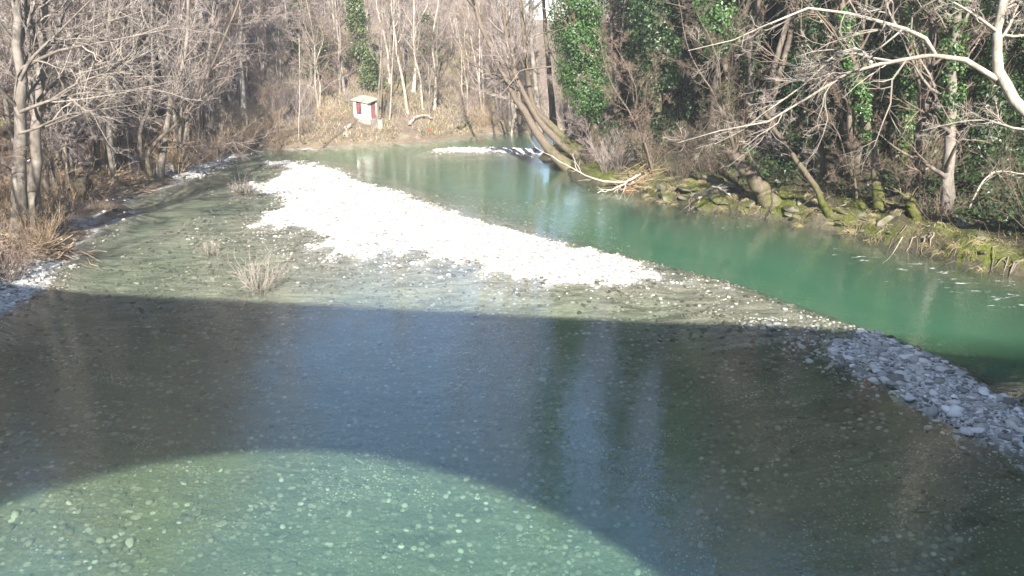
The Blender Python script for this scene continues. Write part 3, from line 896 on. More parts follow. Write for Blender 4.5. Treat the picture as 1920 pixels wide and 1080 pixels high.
# woods on the steep bank
scatter_trees(48, lambda: (rt.uniform(8, 46), rt.uniform(28, 84)),
              lambda x, y: (lambda q: q[1][0] > 3.5)(height(np.array([x]), np.array([y]), True)) and az_of(x, y) < 2150 and az_of(x, y) > 1030,
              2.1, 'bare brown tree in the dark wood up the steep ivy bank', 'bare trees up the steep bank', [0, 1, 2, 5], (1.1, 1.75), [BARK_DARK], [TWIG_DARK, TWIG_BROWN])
# small trees leaning out over the green channel
for i, (x, y, sc, az_) in enumerate([(8.6, 44, .8, 3.2), (12.6, 40.5, .85, 3.0), (6.2, 50.5, .8, 2.9), (16.5, 34.5, .65, 3.3)]):
    plant_tree(4, x, y, sc, az_, (0, .25), BARK_BROWN, [TWIG_BROWN, TWIG_DARK, TWIG][i % 3], ['slim bare tree leaning over the green channel beside the washed-up red scrap', 'slim bare tree rising over the rock slabs on the steep bank', 'slim bare tree leaning out next to the bright ivy sleeve', 'slim bare tree behind the thin leaning mossy stem'][i], None)
# beyond the bend, low ground
scatter_trees(34, lambda: (rt.uniform(-2, 40), rt.uniform(86, 150)),
              lambda x, y: 960 < az_of(x, y) < 1330 and not (1000 < az_of(x, y) < 1050), 2.4, 'far bare tree on the low ground beyond the river bend', 'bare trees beyond the bend', [0, 3, 5], (.55, .85), [BARK, BARK_PALE], [TWIG])

# --- trees drawn one by one
def px_tree(name, label, base_px, path_px, r0, r1, seed, bark, twig_mat, top=None, extra_px=(), group=None, lean_y=0.0, more=(), depth=None, **kw):
    """a trunk through the given sight lines, rooted where the first one meets the ground"""
    rng = np.random.default_rng(seed)
    b = onto(*base_px) if depth is None else P3(base_px[0], base_px[1], depth)
    y0 = b[1]
    def tp(path, yy, ly):
        pts = []
        for k, (u, v) in enumerate(path):
            pts.append(P3(u, v, yy + ly * k))
        return pts
    pts = [b - np.array([0, 0, .3])] + tp(path_px, y0 + lean_y, lean_y)
    if top is not None:
        d = nrm(pts[-1] - pts[-2]); d = nrm(d + np.array([0, 0, .5]))
        z0 = pts[-1][2]
        if top > z0:
            pts.append(pts[-1] + d * (top - z0) * .5); pts.append(pts[-1] + nrm(d + np.array([0, 0, .6])) * (top - z0) * .5)
    skel = [(pts, r0, r1)]
    for (path, a, c, dy, tp_z) in more:
        q = tp(path, y0 + dy, 0.0)
        if tp_z:
            d = nrm(nrm(q[-1] - q[-2]) + np.array([0, 0, .5]))
            q += [q[-1] + d * (tp_z - q[-1][2]) * .5]; q += [q[-1] + nrm(d + np.array([0, 0, .5])) * (tp_z - q[-1][2]) * .9]
        skel.append((q, a, c))
    extra = [(tp(path, y0 + dy, ly), a, c) for (path, a, c, dy, ly) in extra_px]
    tr, cr = build_tree(skel, rng, extra=extra or None, **kw)
    return tree_thing(name, tuple(b), tr, cr, bark, twig_mat, label, group), pts

# twin trunks on the shallow bank, with long pale limbs reaching over the water
px_tree('bare_tree', 'pale twin tree with long level limbs over the shallows, outer trunk', (28, 452), [(36, 330), (38, 200), (36, 60), (30, -60)], .30, .05, 201, BARK, TWIG_PALE, top=19,
        extra_px=[([(38, 150), (60, 110), (110, 60), (170, 0)], .08, .02, -.3, -.3), ([(38, 210), (90, 190), (150, 175), (240, 170), (330, 150)], .07, .008, -.5, -.5),
                  ([(38, 130), (110, 95), (200, 78), (265, 65), (340, 50)], .07, .008, -.4, -.3), ([(36, 250), (70, 240), (125, 215), (190, 205), (260, 195)], .06, .006, -.6, -.5)],
        limbs=16, n2=8, n3=6, n4=4, limb_len=.3, t0=.3, up=.05, bias=(.05, -.02, 0), twig=.004)
px_tree('bare_tree', 'dark-sided twin trunk leaning beside the pale one at the water', (60, 440), [(66, 330), (72, 200), (78, 60), (84, -60)], .27, .05, 202, BARK, TWIG_PALE, top=18,
        extra_px=[([(70, 190), (110, 150), (180, 130), (260, 105), (330, 75)], .07, .008, -.4, -.4), ([(74, 130), (120, 80), (190, 45), (270, 20)], .07, .01, .2, .3),
                  ([(80, 240), (120, 225), (190, 205), (260, 208)], .05, .006, -.4, -.4), ([(72, 205), (130, 165), (190, 140), (250, 138), (300, 160)], .06, .006, -.2, -.6)],
        limbs=16, n2=8, n3=6, n4=4, limb_len=.3, t0=.3, up=.05, bias=(.05, -.02, 0), twig=.004)
LB = [((208, 322), [(202, 220), (200, 120), (205, 20)], .24, 'tallest pale trunk of the clump behind the brush pile', BARK_PALE),
      ((240, 318), [(236, 240), (246, 170), (248, 60)], .2, 'bare tree forking low beside the tallest pale trunk', BARK),
      ((180, 322), [(182, 240), (176, 130), (180, 20)], .17, 'thin dark trunk just before the tallest pale trunk', BARK_BROWN),
      ((296, 330), [(312, 250), (322, 190), (345, 110), (352, 20)], .22, 'bare tree leaning over the shallows at the pebbly point', BARK),
      ((268, 325), [(262, 250), (282, 190), (286, 90)], .17, 'crooked slim tree between the forked one and the pebbly point', BARK),
      ((285, 335), [(276, 300), (296, 262), (330, 235), (372, 180)], .16, 'low tree bending far out over the pebbly point', BARK_BROWN),
      ((350, 300), [(352, 240), (372, 170), (392, 100), (400, 20)], .17, 'bare tree over the white gravel patch on the shallow bank', BARK),
      ((415, 285), [(405, 230), (420, 160), (430, 80)], .15, 'slim bare tree near the brown shrubs by the first bend', BARK_BROWN),
      ((130, 350), [(128, 260), (118, 140), (126, 20)], .2, 'bare trunk standing between the twin trunks and the brush pile', BARK)]
for i, (b, path, r, lab, bk) in enumerate(LB):
    px_tree('bare_tree', lab, b, path, r, .04, 300 + i, bk, TWIG if i % 2 else TWIG_PALE, top=15 + (i * 7) % 6, limbs=17, n2=7, n3=6, n4=2, limb_len=.34, t0=.25, up=.05, bias=(.04, 0, 0))

# slender trees round the hut
FT = [((765, 212), [(757, 160), (744, 100), (738, 40), (730, -30)], .16, 'white slender leaning trunk to the right of the hut', BARK_PALE, 22),
      ((793, 205), [(788, 150), (776, 95), (776, 20)], .13, 'thin pale tree with a curved trunk beyond the white leaning one', BARK_PALE, 20),
      ((706, 238), [(709, 190), (713, 130), (716, 60)], .13, 'straight grey trunk standing right in front of the hut corner', BARK, 19),
      ((717, 222), [(716, 170), (716, 120), (714, 50)], .11, 'dark thin trunk rising behind the concrete block by the hut', BARK_BROWN, 18),
      ((730, 224), [(733, 180), (735, 130), (738, 70)], .06, 'white sapling standing in the grass past the hut', BARK_PALE, 13),
      ((645, 170), [(640, 120), (632, 60), (628, 0)], .16, 'bare tree on the slope above the hut roof', BARK, 24),
      ((560, 262), [(560, 232), (562, 195)], .05, 'white sapling at the foot of the hut slope', BARK_PALE, 9)]
for i, (b, path, r, lab, bk, tp) in enumerate(FT):
    px_tree('slender_tree', lab, b, path, r, .03, 400 + i, bk, TWIG_PALE if bk is BARK_PALE else TWIG, top=tp, limbs=12 if r > .1 else 8, n2=6, n3=5, n4=3 if r > .1 else 0, limb_len=.2, t0=.35, up=.14, flare=.3)

# the leaning group at the inside of the bend
px_tree('leaning_tree', 'thick leaning trunk lying lowest over the water at the bend', (1066, 305), [(1030, 280), (1003, 245), (985, 208), (958, 170), (935, 120), (905, 50), (880, -20)], .36, .07, 501, BARK_BROWN, TWIG, top=22,
        extra_px=[([(990, 215), (960, 190), (920, 178), (880, 182)], .06, .008, 0, .2), ([(975, 195), (965, 120), (950, 40), (940, -40)], .12, .03, 0, .2),
                  ([(1035, 125), (985, 130), (950, 145), (910, 172), (865, 192)], .06, .01, -1, -.2)], limbs=14, n2=8, n3=6, n4=3, limb_len=.26, t0=.4, up=.1, bias=(-.04, 0, 0))
px_tree('leaning_tree', 'leaning trunk in the middle of the group over the bend', (1100, 300), [(1060, 272), (1026, 244), (1000, 212), (975, 160), (955, 100), (942, 20)], .3, .06, 502, BARK_BROWN, TWIG, top=25, depth=51.5,
        limbs=14, n2=8, n3=6, n4=3, limb_len=.26, t0=.45, up=.12, bias=(-.03, 0, 0))
px_tree('leaning_tree', 'upper leaning trunk of the group with a mossy foot', (1105, 285), [(1060, 262), (1030, 235), (1005, 205), (990, 150), (985, 80), (975, 0)], .32, .07, 503, BARK_MOSS, TWIG, top=27, depth=53,
        limbs=14, n2=8, n3=6, n4=3, limb_len=.26, t0=.45, up=.14)
px_tree('tree_stump', 'dark flared stump standing in the gravel shoal at the bend', (985, 268), [(988, 245), (985, 228), (975, 205)], .55, .2, 504, BARK_BROWN, TWIG_BROWN, limbs=5, n2=3, n3=3, n4=0, limb_len=.4, flare=.6)
VB = [((1012, 250), [(1005, 150), (996, 60), (992, -20)], .24, 'upright grey trunk just behind the leaning group', BARK, 29),
      ((1040, 250), [(1030, 150), (1024, 60), (1018, -20)], .26, 'tall straight trunk under the open patch of sky', BARK_BROWN, 31),
      ((965, 215), [(955, 150), (950, 80), (930, 0)], .16, 'bare tree over the far bank behind the leaning trunks', BARK, 20),
      ((1065, 245), [(1060, 190), (1052, 120), (1040, 40)], .2, 'brown trunk between the ivy-clad tree and the leaning group', BARK_BROWN, 20)]
for i, (b, path, r, lab, bk, tp) in enumerate(VB):
    px_tree('bare_tree', lab, b, path, r, .05, 520 + i, bk, TWIG, top=tp, depth=58 + 2 * i, limbs=15, n2=7, n3=6, n4=3, limb_len=.24, t0=.3, up=.12)

def ivy_tree(lab, b, path, r, bk, tp, ivy, seed, depth=None, **kw):
    kw['flare'] = .22; kw['n4'] = min(kw.get('n4', 2), 2)
    root, pts = px_tree('ivy_tree', lab, b, path, r, .06, seed, bk, TWIG_BROWN, top=tp, depth=depth, **kw)
    rng = np.random.default_rng(seed + 1)
    for (lo, hi, ri, ro, n, size, mat) in ivy:
        g = ivy_on(pts, ri, ro, n, size, rng, lo, hi)
        g.V = [v - np.array(root.location, np.float32) for v in g.V]
        link('ivy', g.mesh('ivy', False), mat, root)
    return root
ivy_tree('tall tree wrapped in a thick bright green ivy sleeve above the bend', (1118, 262), [(1108, 200), (1092, 120), (1078, 40), (1072, -40)], .3, BARK_BROWN, 30,
         [(.12, .5, .45, 1.9, 15000, .14, IVY), (.4, .98, .45, 2.4, 15000, .15, IVY)], 601, depth=50, limbs=12, n2=7, n3=5, n4=3, limb_len=.2, t0=.4)
ivy_tree('mossy leaning trunk patched with ivy above the root mats', (1652, 392), [(1640, 310), (1622, 220), (1604, 130), (1585, 40), (1572, -40)], .26, BARK_MOSS, 20,
         [(.18, .62, .24, .52, 3600, .13, IVY)], 602, limbs=12, n2=7, n3=6, n4=4, limb_len=.3, t0=.45, bias=(-.05, -.03, 0))
ivy_tree('broad ivy-clad trunk standing behind the mossy leaning one', (1702, 300), [(1696, 220), (1690, 140), (1684, 60), (1680, -20)], .28, BARK_MOSS, 26,
         [(.02, .95, .3, 1.35, 11000, .15, IVY)], 603, limbs=10, n2=6, n3=5, n4=3, limb_len=.25, t0=.4)
ivy_tree('slim ivy column squeezed between two ivy-clad trunks', (1660, 290), [(1656, 230), (1650, 150), (1645, 80), (1640, 0)], .16, BARK_BROWN, 22,
         [(.05, .9, .18, .9, 6500, .14, IVY)], 604, limbs=8, n2=6, n3=5, n4=3, limb_len=.25, t0=.4)
ivy_tree('straight furrowed trunk with ivy on its far side near the bank edge', (1775, 398), [(1776, 320), (1782, 220), (1788, 120), (1792, 20), (1796, -50)], .29, BARK, 22,
         [(.25, .6, .3, .6, 1800, .13, IVY), (.6, .98, .3, 1.0, 3500, .14, IVY)], 605, limbs=13, n2=7, n3=6, n4=4, limb_len=.3, t0=.12, bias=(-.03, -.04, 0))
ivy_tree('ivy-hung tree overhanging the broken trunk', (1370, 300), [(1366, 220), (1362, 140), (1352, 60), (1350, -20)], .22, BARK_BROWN, 24,
         [(.1, .32, .25, .5, 700, .13, IVY), (.42, .98, .3, 2.2, 8000, .18, IVY)], 606, depth=44, limbs=12, n2=7, n3=6, n4=4, limb_len=.28, t0=.3)
ivy_tree('dark ivy trunk in the shade behind the thin leaning stem', (1540, 345), [(1538, 260), (1530, 160), (1526, 60), (1520, -20)], .24, BARK_BROWN, 24,
         [(.1, .95, .26, .8, 5500, .13, IVY_DARK)], 607, limbs=10, n2=7, n3=6, n4=3, limb_len=.28, t0=.3)
for i, (b, lab, dep) in enumerate([((1235, 200), 'evergreen ivy mass climbing a tree beyond the thicket of twigs', 47), ((1440, 210), 'dark ivy-smothered tree high above the broken trunk', 50),
                                   ((1850, 330), 'ivy-smothered tree at the far edge of the steep bank', 38), ((1600, 250), 'deep green ivy-smothered tree in the back of the wood', 44), ((1760, 260), 'dark ivy-covered tree behind the straight furrowed trunk', 42)]):
    u, v = b
    ivy_tree(lab, b, [(u - 4, v - 100), (u - 8, v - 200), (u - 14, v - 320)], .2, BARK_BROWN, 26, [(.02, .97, .3, 2.1, 6500, .19, IVY_DARK)], 620 + i, depth=dep, limbs=10, n2=6, n3=5, n4=3, limb_len=.25, t0=.3)

# leaning and broken stems on the steep bank
px_tree('broken_trunk', 'thick broken trunk leaning out of the rocks with a pale snapped limb', (1450, 378), [(1420, 345), (1390, 305), (1374, 285)], .42, .3, 701, BARK_BROWN, TWIG_BROWN,
        extra_px=[([(1400, 318), (1415, 305), (1430, 292)], .1, .05, -.4, -.3)], limbs=4, n2=3, n3=3, n4=0, limb_len=.3, t0=.7)
px_tree('leaning_tree', 'thin straight stem leaning upstream from a mossy root', (1560, 398), [(1528, 350), (1490, 295), (1455, 245), (1430, 205)], .16, .08, 702, BARK_MOSS, TWIG, limbs=9, n2=6, n3=5, n4=3, limb_len=.35, t0=.45)
px_tree('tree_stump', 'short mossy stump between the leaning trunk and the furrowed one', (1722, 408), [(1708, 380), (1698, 366)], .24, .16, 703, BARK_MOSS, TWIG_BROWN, limbs=5, n2=3, n3=2, n4=0, limb_len=.9, t0=.4, flare=.2)
px_tree('tree_stump', 'dark rotten stump on the shallow bank by the brush', (152, 372), [(154, 350), (156, 336)], .45, .36, 704, BARK_BROWN, TWIG_BROWN, limbs=3, n2=2, n3=2, n4=0, limb_len=.5, t0=.5)

# the pale tree leaning in from beyond the picture's edge, its limbs reaching over the river
D = 26.0
rng = np.random.default_rng(801)
base = np.array([24.5, 23.5, 0]); base[2] = hz(24.5, 23.5)
trunkp = [base - np.array([0, 0, .3]), P3(2010, 330, D - 1), P3(1925, 208, D - .5), P3(1880, 145, D), P3(1869, 90, D), P3(1873, 40, D), P3(1890, -30, D), P3(1900, -160, D)]
ex = [([P3(1868, 148, D), P3(1810, 112, D), P3(1745, 103, D + .5), P3(1650, 120, D + 1), P3(1590, 137, D + 1.5), P3(1520, 180, D + 2), P3(1440, 228, D + 2.5), P3(1350, 245, D + 3), P3(1270, 268, D + 4)], .10, .012),
      ([P3(1752, 100, D + .5), P3(1735, 72, D), P3(1700, 55, D), P3(1655, 42, D - .5), P3(1590, 25, D - .5), P3(1515, 15, D - 1), P3(1430, 50, D - 1), P3(1375, 75, D - 1), P3(1290, 95, D - 1.5)], .08, .01),
      ([P3(1635, 118, D + 1), P3(1600, 90, D + 1.2), P3(1560, 105, D + 1.5), P3(1530, 140, D + 2), P3(1480, 180, D + 2), P3(1440, 205, D + 2.5), P3(1400, 240, D + 3), P3(1340, 270, D + 3)], .06, .01),
      ([P3(1870, 60, D), P3(1830, 30, D - .5), P3(1780, 0, D - 1), P3(1700, -40, D - 1)], .06, .01),
      ([P3(1990, 250, D - 1), P3(1900, 240, D - 1), P3(1850, 225, D - .5), P3(1790, 230, D), P3(1730, 245, D)], .05, .006)]
tr, cr = build_tree([(trunkp, .235, .11)], rng, extra=ex, limbs=8, n2=15, n3=7, n4=5, limb_len=.25, t0=.55, up=.02, wig=.22, bias=(-.03, 0, 0), twig=.0035, flen=.33)
tree_thing('overhanging_tree', tuple(base), tr, cr, BARK_PALE, TWIG_PALE, 'smooth pale tree leaning in with two long crooked limbs over the river')

# tall trees on the bank next to the bridge, whose shadows streak the shallows
for i, (x, y, s) in enumerate([(-19.5, 9, 1.25), (-20.5, 15, 1.1)]):
    plant_tree([1, 5][i], x, y, s, 1.3 + i, (0, .12), BARK, TWIG, ['bare tree on the bank nearest the bridge, shading the shallows', 'second bare tree from the bridge on the shallow bank'][i], None)

# dark ivy-laden trees beside the bridge, out of view, added to shade the steep bank
SHADE = []
for i in range(2):
    rngi = np.random.default_rng(640 + i); h = 17
    pth = [np.array(q, float) for q in ((0, 0, -.3), (-.3, .2, h * .4), (.2, .1, h * .75), (-.2, .4, h))]
    tr, cr = build_tree([(pth, .28, .06)], rngi, limbs=14, n2=6, n3=5, n4=2, limb_len=.28, t0=.3)
    SHADE.append((tr.mesh('trunk'), cr.mesh('crown', False), ivy_on(pth, .4, 3.1, 9000, .32, rngi, .0, .97).mesh('ivy', False)))
for i, (x, y, h) in enumerate([(25, 3, 17), (29, 8, 18), (33, 2, 18), (27, 14, 15), (34, 13, 17), (38, 7, 19), (31, 19, 14), (40, 18, 17), (24.5, -8, 19), (30, -9, 20), (36, -6, 20), (26, 20, 12)]):
    root = empty('ivy_tree', (x, y, hz(x, y))); root.scale = (h / 17,) * 3; root.rotation_euler = (0, 0, i * 1.7)
    tag(root, 'unseen ivy-laden tree added close to the bridge to shade the steep bank', 'tree', 'unseen shade trees close to the bridge')
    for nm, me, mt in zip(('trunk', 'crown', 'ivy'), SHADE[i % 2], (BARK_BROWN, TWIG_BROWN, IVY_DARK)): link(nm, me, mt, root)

IV = [(17, 47, .9), (20, 41, .8), (24, 38, .95), (28, 35, .9), (22, 48, 1.0), (27, 44, 1.0), (32, 40, 1.0), (33, 31, .85), (14, 54, .9), (19, 56, 1.0), (26, 52, 1.1), (36, 34, 1.0), (11, 60, .8), (37, 46, 1.1), (30, 27, .75), (9.5, 54.5, .6), (12.2, 50, .6), (14.5, 46.5, .55), (8.5, 59, .65), (16.5, 43, .5), (19, 38.5, .5), (22, 34.5, .5), (25.5, 31, .5), (11, 55, .75), (17, 50, .8)]
for i, (x, y, h) in enumerate(IV):
    root = empty('ivy_tree', (x, y, hz(x, y) - .4)); root.scale = (h,) * 3; root.rotation_euler = (0, 0, i * 2.3)
    tag(root, 'dark ivy-choked tree deep in the wood up the steep bank', 'tree', 'ivy-choked trees deep in the wood')
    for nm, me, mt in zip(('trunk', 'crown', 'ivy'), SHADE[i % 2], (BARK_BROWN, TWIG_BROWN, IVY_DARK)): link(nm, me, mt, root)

# evergreen clumps on the far slope
def evergreen(lab, u, v, dep, h, w, seed, mat=CONIFER, n=5000):
    rng = np.random.default_rng(seed)
    b = P3(u, v, dep); b[2] = hz(b[0], b[1])
    g = Geo()
    tr = Geo(); P = np.array([b + [0, 0, -.2], b + [.2, 0, h * .5], b + [0, .1, h]])
    tr.tubes(resample(P, 8), np.linspace(.2, .03, 8), 7)
    nb = 60
    t = rng.uniform(.12, 1, nb); a = rng.uniform(0, 6.28, nb)
    r = w * (1 - t) ** .6 * rng.uniform(.6, 1.2, nb) + .2
    end = b[None] + np.stack([np.cos(a) * r, np.sin(a) * r, t * h - .25 * r], -1)
    st = b[None] + np.stack([0 * a, 0 * a, t * h], -1)
    seg = np.stack([st, (st + end) / 2 + [0, 0, .15], end], 1)
    tr.tubes(seg, np.tile(np.array([.04, .025, .01])[None], (nb, 1)), 4)
    pick = rng.integers(nb, size=n); q = rng.uniform(.25, 1.05, n)[:, None]
    c = st[pick] * (1 - q) + end[pick] * q + rng.normal(size=(n, 3)) * .3
    lv = leaves(c, rng.normal(size=(n, 3)) + [0, 0, .5], .24, rng)
    for G_ in (tr, lv): G_.V = [vv - b.astype(np.float32) for vv in G_.V]
    root = empty('evergreen_tree', tuple(b)); tag(root, lab, 'tree')
    link('trunk', tr.mesh('trunk'), BARK_BROWN, root); link('crown', lv.mesh('crown', False), mat, root)
evergreen('dark evergreen tree on the slope uphill from the hut', 575, 170, 84, 7.5, 2.0, 901)
evergreen('small evergreen beside the hut slope path', 600, 190, 80, 5, 1.4, 902)
evergreen('narrow ivy-green tree rising behind the hut', 677, 150, 80, 9, 1.1, 903)
evergreen('round green bush on the far slope past the pale trees', 800, 140, 88, 5, 1.6, 904, n=3000)
evergreen('green holly-like bush right behind the hut roof', 700, 185, 77, 3.5, 1.2, 905, n=3000)

# ------------------------------------------------------------------ shrubs
def shrub_mesh(seed, stems, h, spread, n2=7, n3=5, r=.014, m=5, up=.05, low=0):
    rng = np.random.default_rng(seed)
    a = rng.uniform(0, 6.28, stems); t = rng.random(stems) ** .7 * spread
    d = nrm(np.stack([np.cos(a) * t, np.sin(a) * t, np.ones(stems)], -1))
    P = np.empty((stems, m, 3)); P[:, 0] = np.stack([np.cos(a), np.sin(a), 0 * a], -1) * rng.uniform(.05, .35, stems)[:, None]
    P[:, 0, 2] = -.1
    ln = h * rng.uniform(.6, 1.15, stems)[:, None] / (m - 1)
    for k in range(1, m):
        d = nrm(d + rng.normal(size=d.shape) * .14 + [0, 0, up]); P[:, k] = P[:, k - 1] + d * ln
    R = r * (1 - .75 * np.linspace(0, 1, m))[None].repeat(stems, 0)
    g = Geo(); g.tubes(P, R, 4)
    L2, r2 = children(P, R, n2, .2, 1, .4, (.3, .9), 4, .03, .2, rng, .6, .004); g.tubes(L2, r2, 3)
    if n3:
        L3, r3 = children(L2, r2, n3, .1, 1, .5, (.3, .9), 3, .02, .2, rng, .7, .003); g.tubes(L3, r3, 3)
    return g.mesh('shrub', False)
SHR = [shrub_mesh(21, 22, 2.6, .8), shrub_mesh(22, 26, 2.0, 1.2), shrub_mesh(23, 18, 3.4, .6), shrub_mesh(24, 30, 1.5, 1.6)]
def put_shrub(k, x, y, s, mat, label, group=None, z=None, name='bare_shrub'):
    o = bpy.data.objects.new(name, SHR[k]); COL.objects.link(o)
    if len(SHR[k].materials) == 0: SHR[k].materials.append(mat)
    o.material_slots[0].link = 'OBJECT'; o.material_slots[0].material = mat
    o.location = (x, y, hz(x, y) if z is None else z); o.rotation_euler = (rt.normal() * .1, rt.normal() * .1, rt.uniform(0, 6.28)); o.scale = (s, s, s * rt.uniform(.8, 1.1))
    return tag(o, label, 'shrub', group)

def shrub_field(n, gen, ok, label, group, mats, sr, kinds=(0, 1, 2, 3)):
    k = 0; t = 0
    while k < n and t < n * 50:
        t += 1
        x, y = gen()
        z, sd, w = height(np.array([x]), np.array([y]), True)
        if not ok(x, y, z[0], sd[0]): continue
        put_shrub(int(rt.choice(kinds)), x, y, rt.uniform(*sr), mats[int(rt.integers(len(mats)))], label, group, z[0]); k += 1
shrub_field(50, lambda: (rt.uniform(-36, -17), rt.uniform(24, 66)), lambda x, y, z, sd: .8 < sd < 13, 'bare twiggy shrub in the brush of the shallow pebbly bank', 'shrubs of the shallow bank', [TWIG_BROWN, TWIG, STRAW], (.6, 1.2))
shrub_field(22, lambda: (rt.uniform(-25, -17), rt.uniform(48, 66)), lambda x, y, z, sd: .2 < sd < 6, 'dense brown shrub where the shallows meet the first bend', 'brown shrubs at the first bend', [TWIG_BROWN, STRAW], (.8, 1.3))
shrub_field(130, lambda: (rt.uniform(-34, 8), rt.uniform(64, 92)), lambda x, y, z, sd: sd > 1.0 and math.hypot(x - HUT[0], y - HUT[1]) > 3.0 and not (-16.5 < x < -11 and y < 71), 'dry bare shrub scattered over the slope round the hut', 'shrubs of the far slope', [TWIG, TWIG, STRAW, TWIG_BROWN], (.5, 1.2))
shrub_field(50, lambda: (rt.uniform(4, 34), rt.uniform(24, 66)), lambda x, y, z, sd: 2.0 < sd < 14, 'tangled bare shrub on the steep ivy bank', 'shrubs of the steep bank', [TWIG_BROWN, TWIG_DARK, TWIG_DARK], (.6, 1.2))
shrub_field(8, lambda: (rt.uniform(2, 18), rt.uniform(36, 60)), lambda x, y, z, sd: .4 < sd < 2.6 and x < 12, 'twiggy shrub hanging out over the green channel', 'shrubs over the green channel', [TWIG, TWIG_DARK, TWIG_BROWN], (.6, 1.0), (2, 0))

# the little willows standing in the shallows
for k, (u, v, s, st, lab) in enumerate([(490, 549, 1.0, 30, 'pale dry shrub standing in the shallows at the shadow edge'), (396, 480, .55, 14, 'tiny dry sprig in the shallows beyond the pale dry shrub'),
                                        (455, 362, .6, 24, 'low dry shrub on a tuft of stones beside the gravel bar'), (520, 292, .9, 26, 'dark little shrub at the tip of the gravel bar by the rapids')]):
    p = onto(u, v)
    me = shrub_mesh(50 + k, st, 1.8 * s, 1.0, n2=5, n3=2, r=.013, up=.03)
    o = link('willow_shrub', me, [TWIG_PALE, TWIG_PALE, TWIG, TWIG_BROWN][k]); o.location = (p[0], p[1], p[2] - .05)
    tag(o, lab, 'shrub')
    # drift litter caught at its foot
    rng = np.random.default_rng(70 + k)
    g = Geo(); n = 40
    c = rng.normal(size=(n, 3)) * np.array([.16, .16, .05]) * s + [0, 0, .1]
    d = nrm(rng.normal(size=(n, 3)) * [1, 1, .35]) * rng.uniform(.08, .25, n)[:, None]
    g.tubes(np.stack([c - d, c + [0, 0, .02], c + d], 1), np.tile([[.006, .012, .004]], (n, 1)), 4)
    link('drift_litter', g.mesh('drift_litter'), BARK_BROWN, o)

# ------------------------------------------------------------------ undergrowth, ivy carpet, grass, roots: uncountable stuff
def stems_field(n, box, cond, hrange, r, seed, lean=.45, m=3):
    rng = np.random.default_rng(seed)
    p = scatter(rng, n, box, cond)
    n = len(p)
    d = nrm(np.concatenate([rng.normal(size=(n, 2)) * lean, np.ones((n, 1))], 1))
    ln = rng.uniform(*hrange, n)[:, None]
    P = np.empty((n, m, 3)); P[:, 0] = p - [0, 0, .05]
    for k in range(1, m):
        d = nrm(d + rng.normal(size=d.shape) * .25 - [0, 0, .12 * k]); P[:, k] = P[:, k - 1] + d * ln / (m - 1)
    g = Geo(); g.tubes(P, np.tile((r * (1 - .8 * np.linspace(0, 1, m)))[None], (n, 1)), 3)
    return g
visf = lambda x, y: np.abs(x) < .78 * y + 3
g = stems_field(20000, (-60, 6, 63, 118), lambda x, y, z, sd: (sd > .5) & visf(x, y) & (np.hypot(x - HUT[0], y - HUT[1]) > 1.9) & (rs.random(len(x)) < .75), (.5, 2.6), .014, 31)
tag(link('undergrowth', g.mesh('undergrowth', False), TWIG), 'dry brown undergrowth covering the slope behind the river bend', 'undergrowth', kind='stuff')
g = stems_field(16000, (-46, -16, 20, 66), lambda x, y, z, sd: (sd > .7) & visf(x, y) & (noise2(x, y, 2.5, 2, 8) > -.5), (.3, 1.4), .010, 32)
tag(link('undergrowth', g.mesh('undergrowth', False), TWIG_BROWN), 'brown brush and dry stems under the trees of the shallow bank', 'undergrowth', kind='stuff')
g = stems_field(12000, (2, 42, 22, 80), lambda x, y, z, sd: (sd > 1.6) & visf(x, y), (.4, 1.8), .010, 33, .7)
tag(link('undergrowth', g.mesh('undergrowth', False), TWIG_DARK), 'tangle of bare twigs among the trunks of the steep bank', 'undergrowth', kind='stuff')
# ivy carpet on the steep bank
rng = np.random.default_rng(34)
p = scatter(rng, 150000, (4, 42, 22, 76), lambda x, y, z, sd: (sd > 2.2) & visf(x, y) & (noise2(x, y, 3.0, 7, 10) > -.55))
g = leaves(p + np.stack([0 * p[:, 0], 0 * p[:, 0], rng.random(len(p)) ** 2 * .9], -1), np.tile([[-.5, -.3, .6]], (len(p), 1)), .19, rng)
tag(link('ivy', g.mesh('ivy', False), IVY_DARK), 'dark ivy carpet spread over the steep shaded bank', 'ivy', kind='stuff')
# green grass near the hut
def blades(n, box, cond, h, w, seed, lean=.5):
    rng = np.random.default_rng(seed)
    p = scatter(rng, n, box, cond); n = len(p)
    a = rng.uniform(0, 6.28, n); s = np.stack([np.cos(a), np.sin(a), 0 * a], -1) * w
    d = nrm(np.concatenate([rng.normal(size=(n, 2)) * lean, np.ones((n, 1))], 1)) * rng.uniform(.5, 1.2, n)[:, None] * h
    tip = p + d + np.stack([d[:, 0], d[:, 1], -np.abs(d[:, 0]) * .6], -1)
    V = np.stack([p - s - [0, 0, .02], p + s - [0, 0, .02], p + d * .6 + s * .7, p + d * .6 - s * .7, tip], 1)
    b_ = np.arange(n)[:, None] * 5
    g = Geo(); g.add(V.reshape(-1, 3), Q=b_ + [[0, 1, 2, 3]], T=b_ + [[3, 2, 4]], A=np.repeat(rng.random(n), 5))
    return g
g = blades(14000, (-26, -2, 66, 92), lambda x, y, z, sd: (sd > 1.5) & (noise2(x, y, 4, 12, 8) > .1) & (np.hypot(x - HUT[0], y - HUT[1]) > 1.8), .4, .02, 35)
tag(link('grass', g.mesh('grass', False), GRASS), 'yellow-green grass on the slope around the white hut', 'grass', kind='stuff')
g = blades(26000, (8, 26, 22, 42), lambda x, y, z, sd: (sd > -.05) & (sd < 2.6) & (noise2(x, y, 1.0, 14, 8) > -.3), .3, .014, 36, 1.1)
tag(link('grass', g.mesh('grass', False), MOSSBLADE), 'mossy grass and sedge hanging on the root-matted river edge', 'grass', kind='stuff')
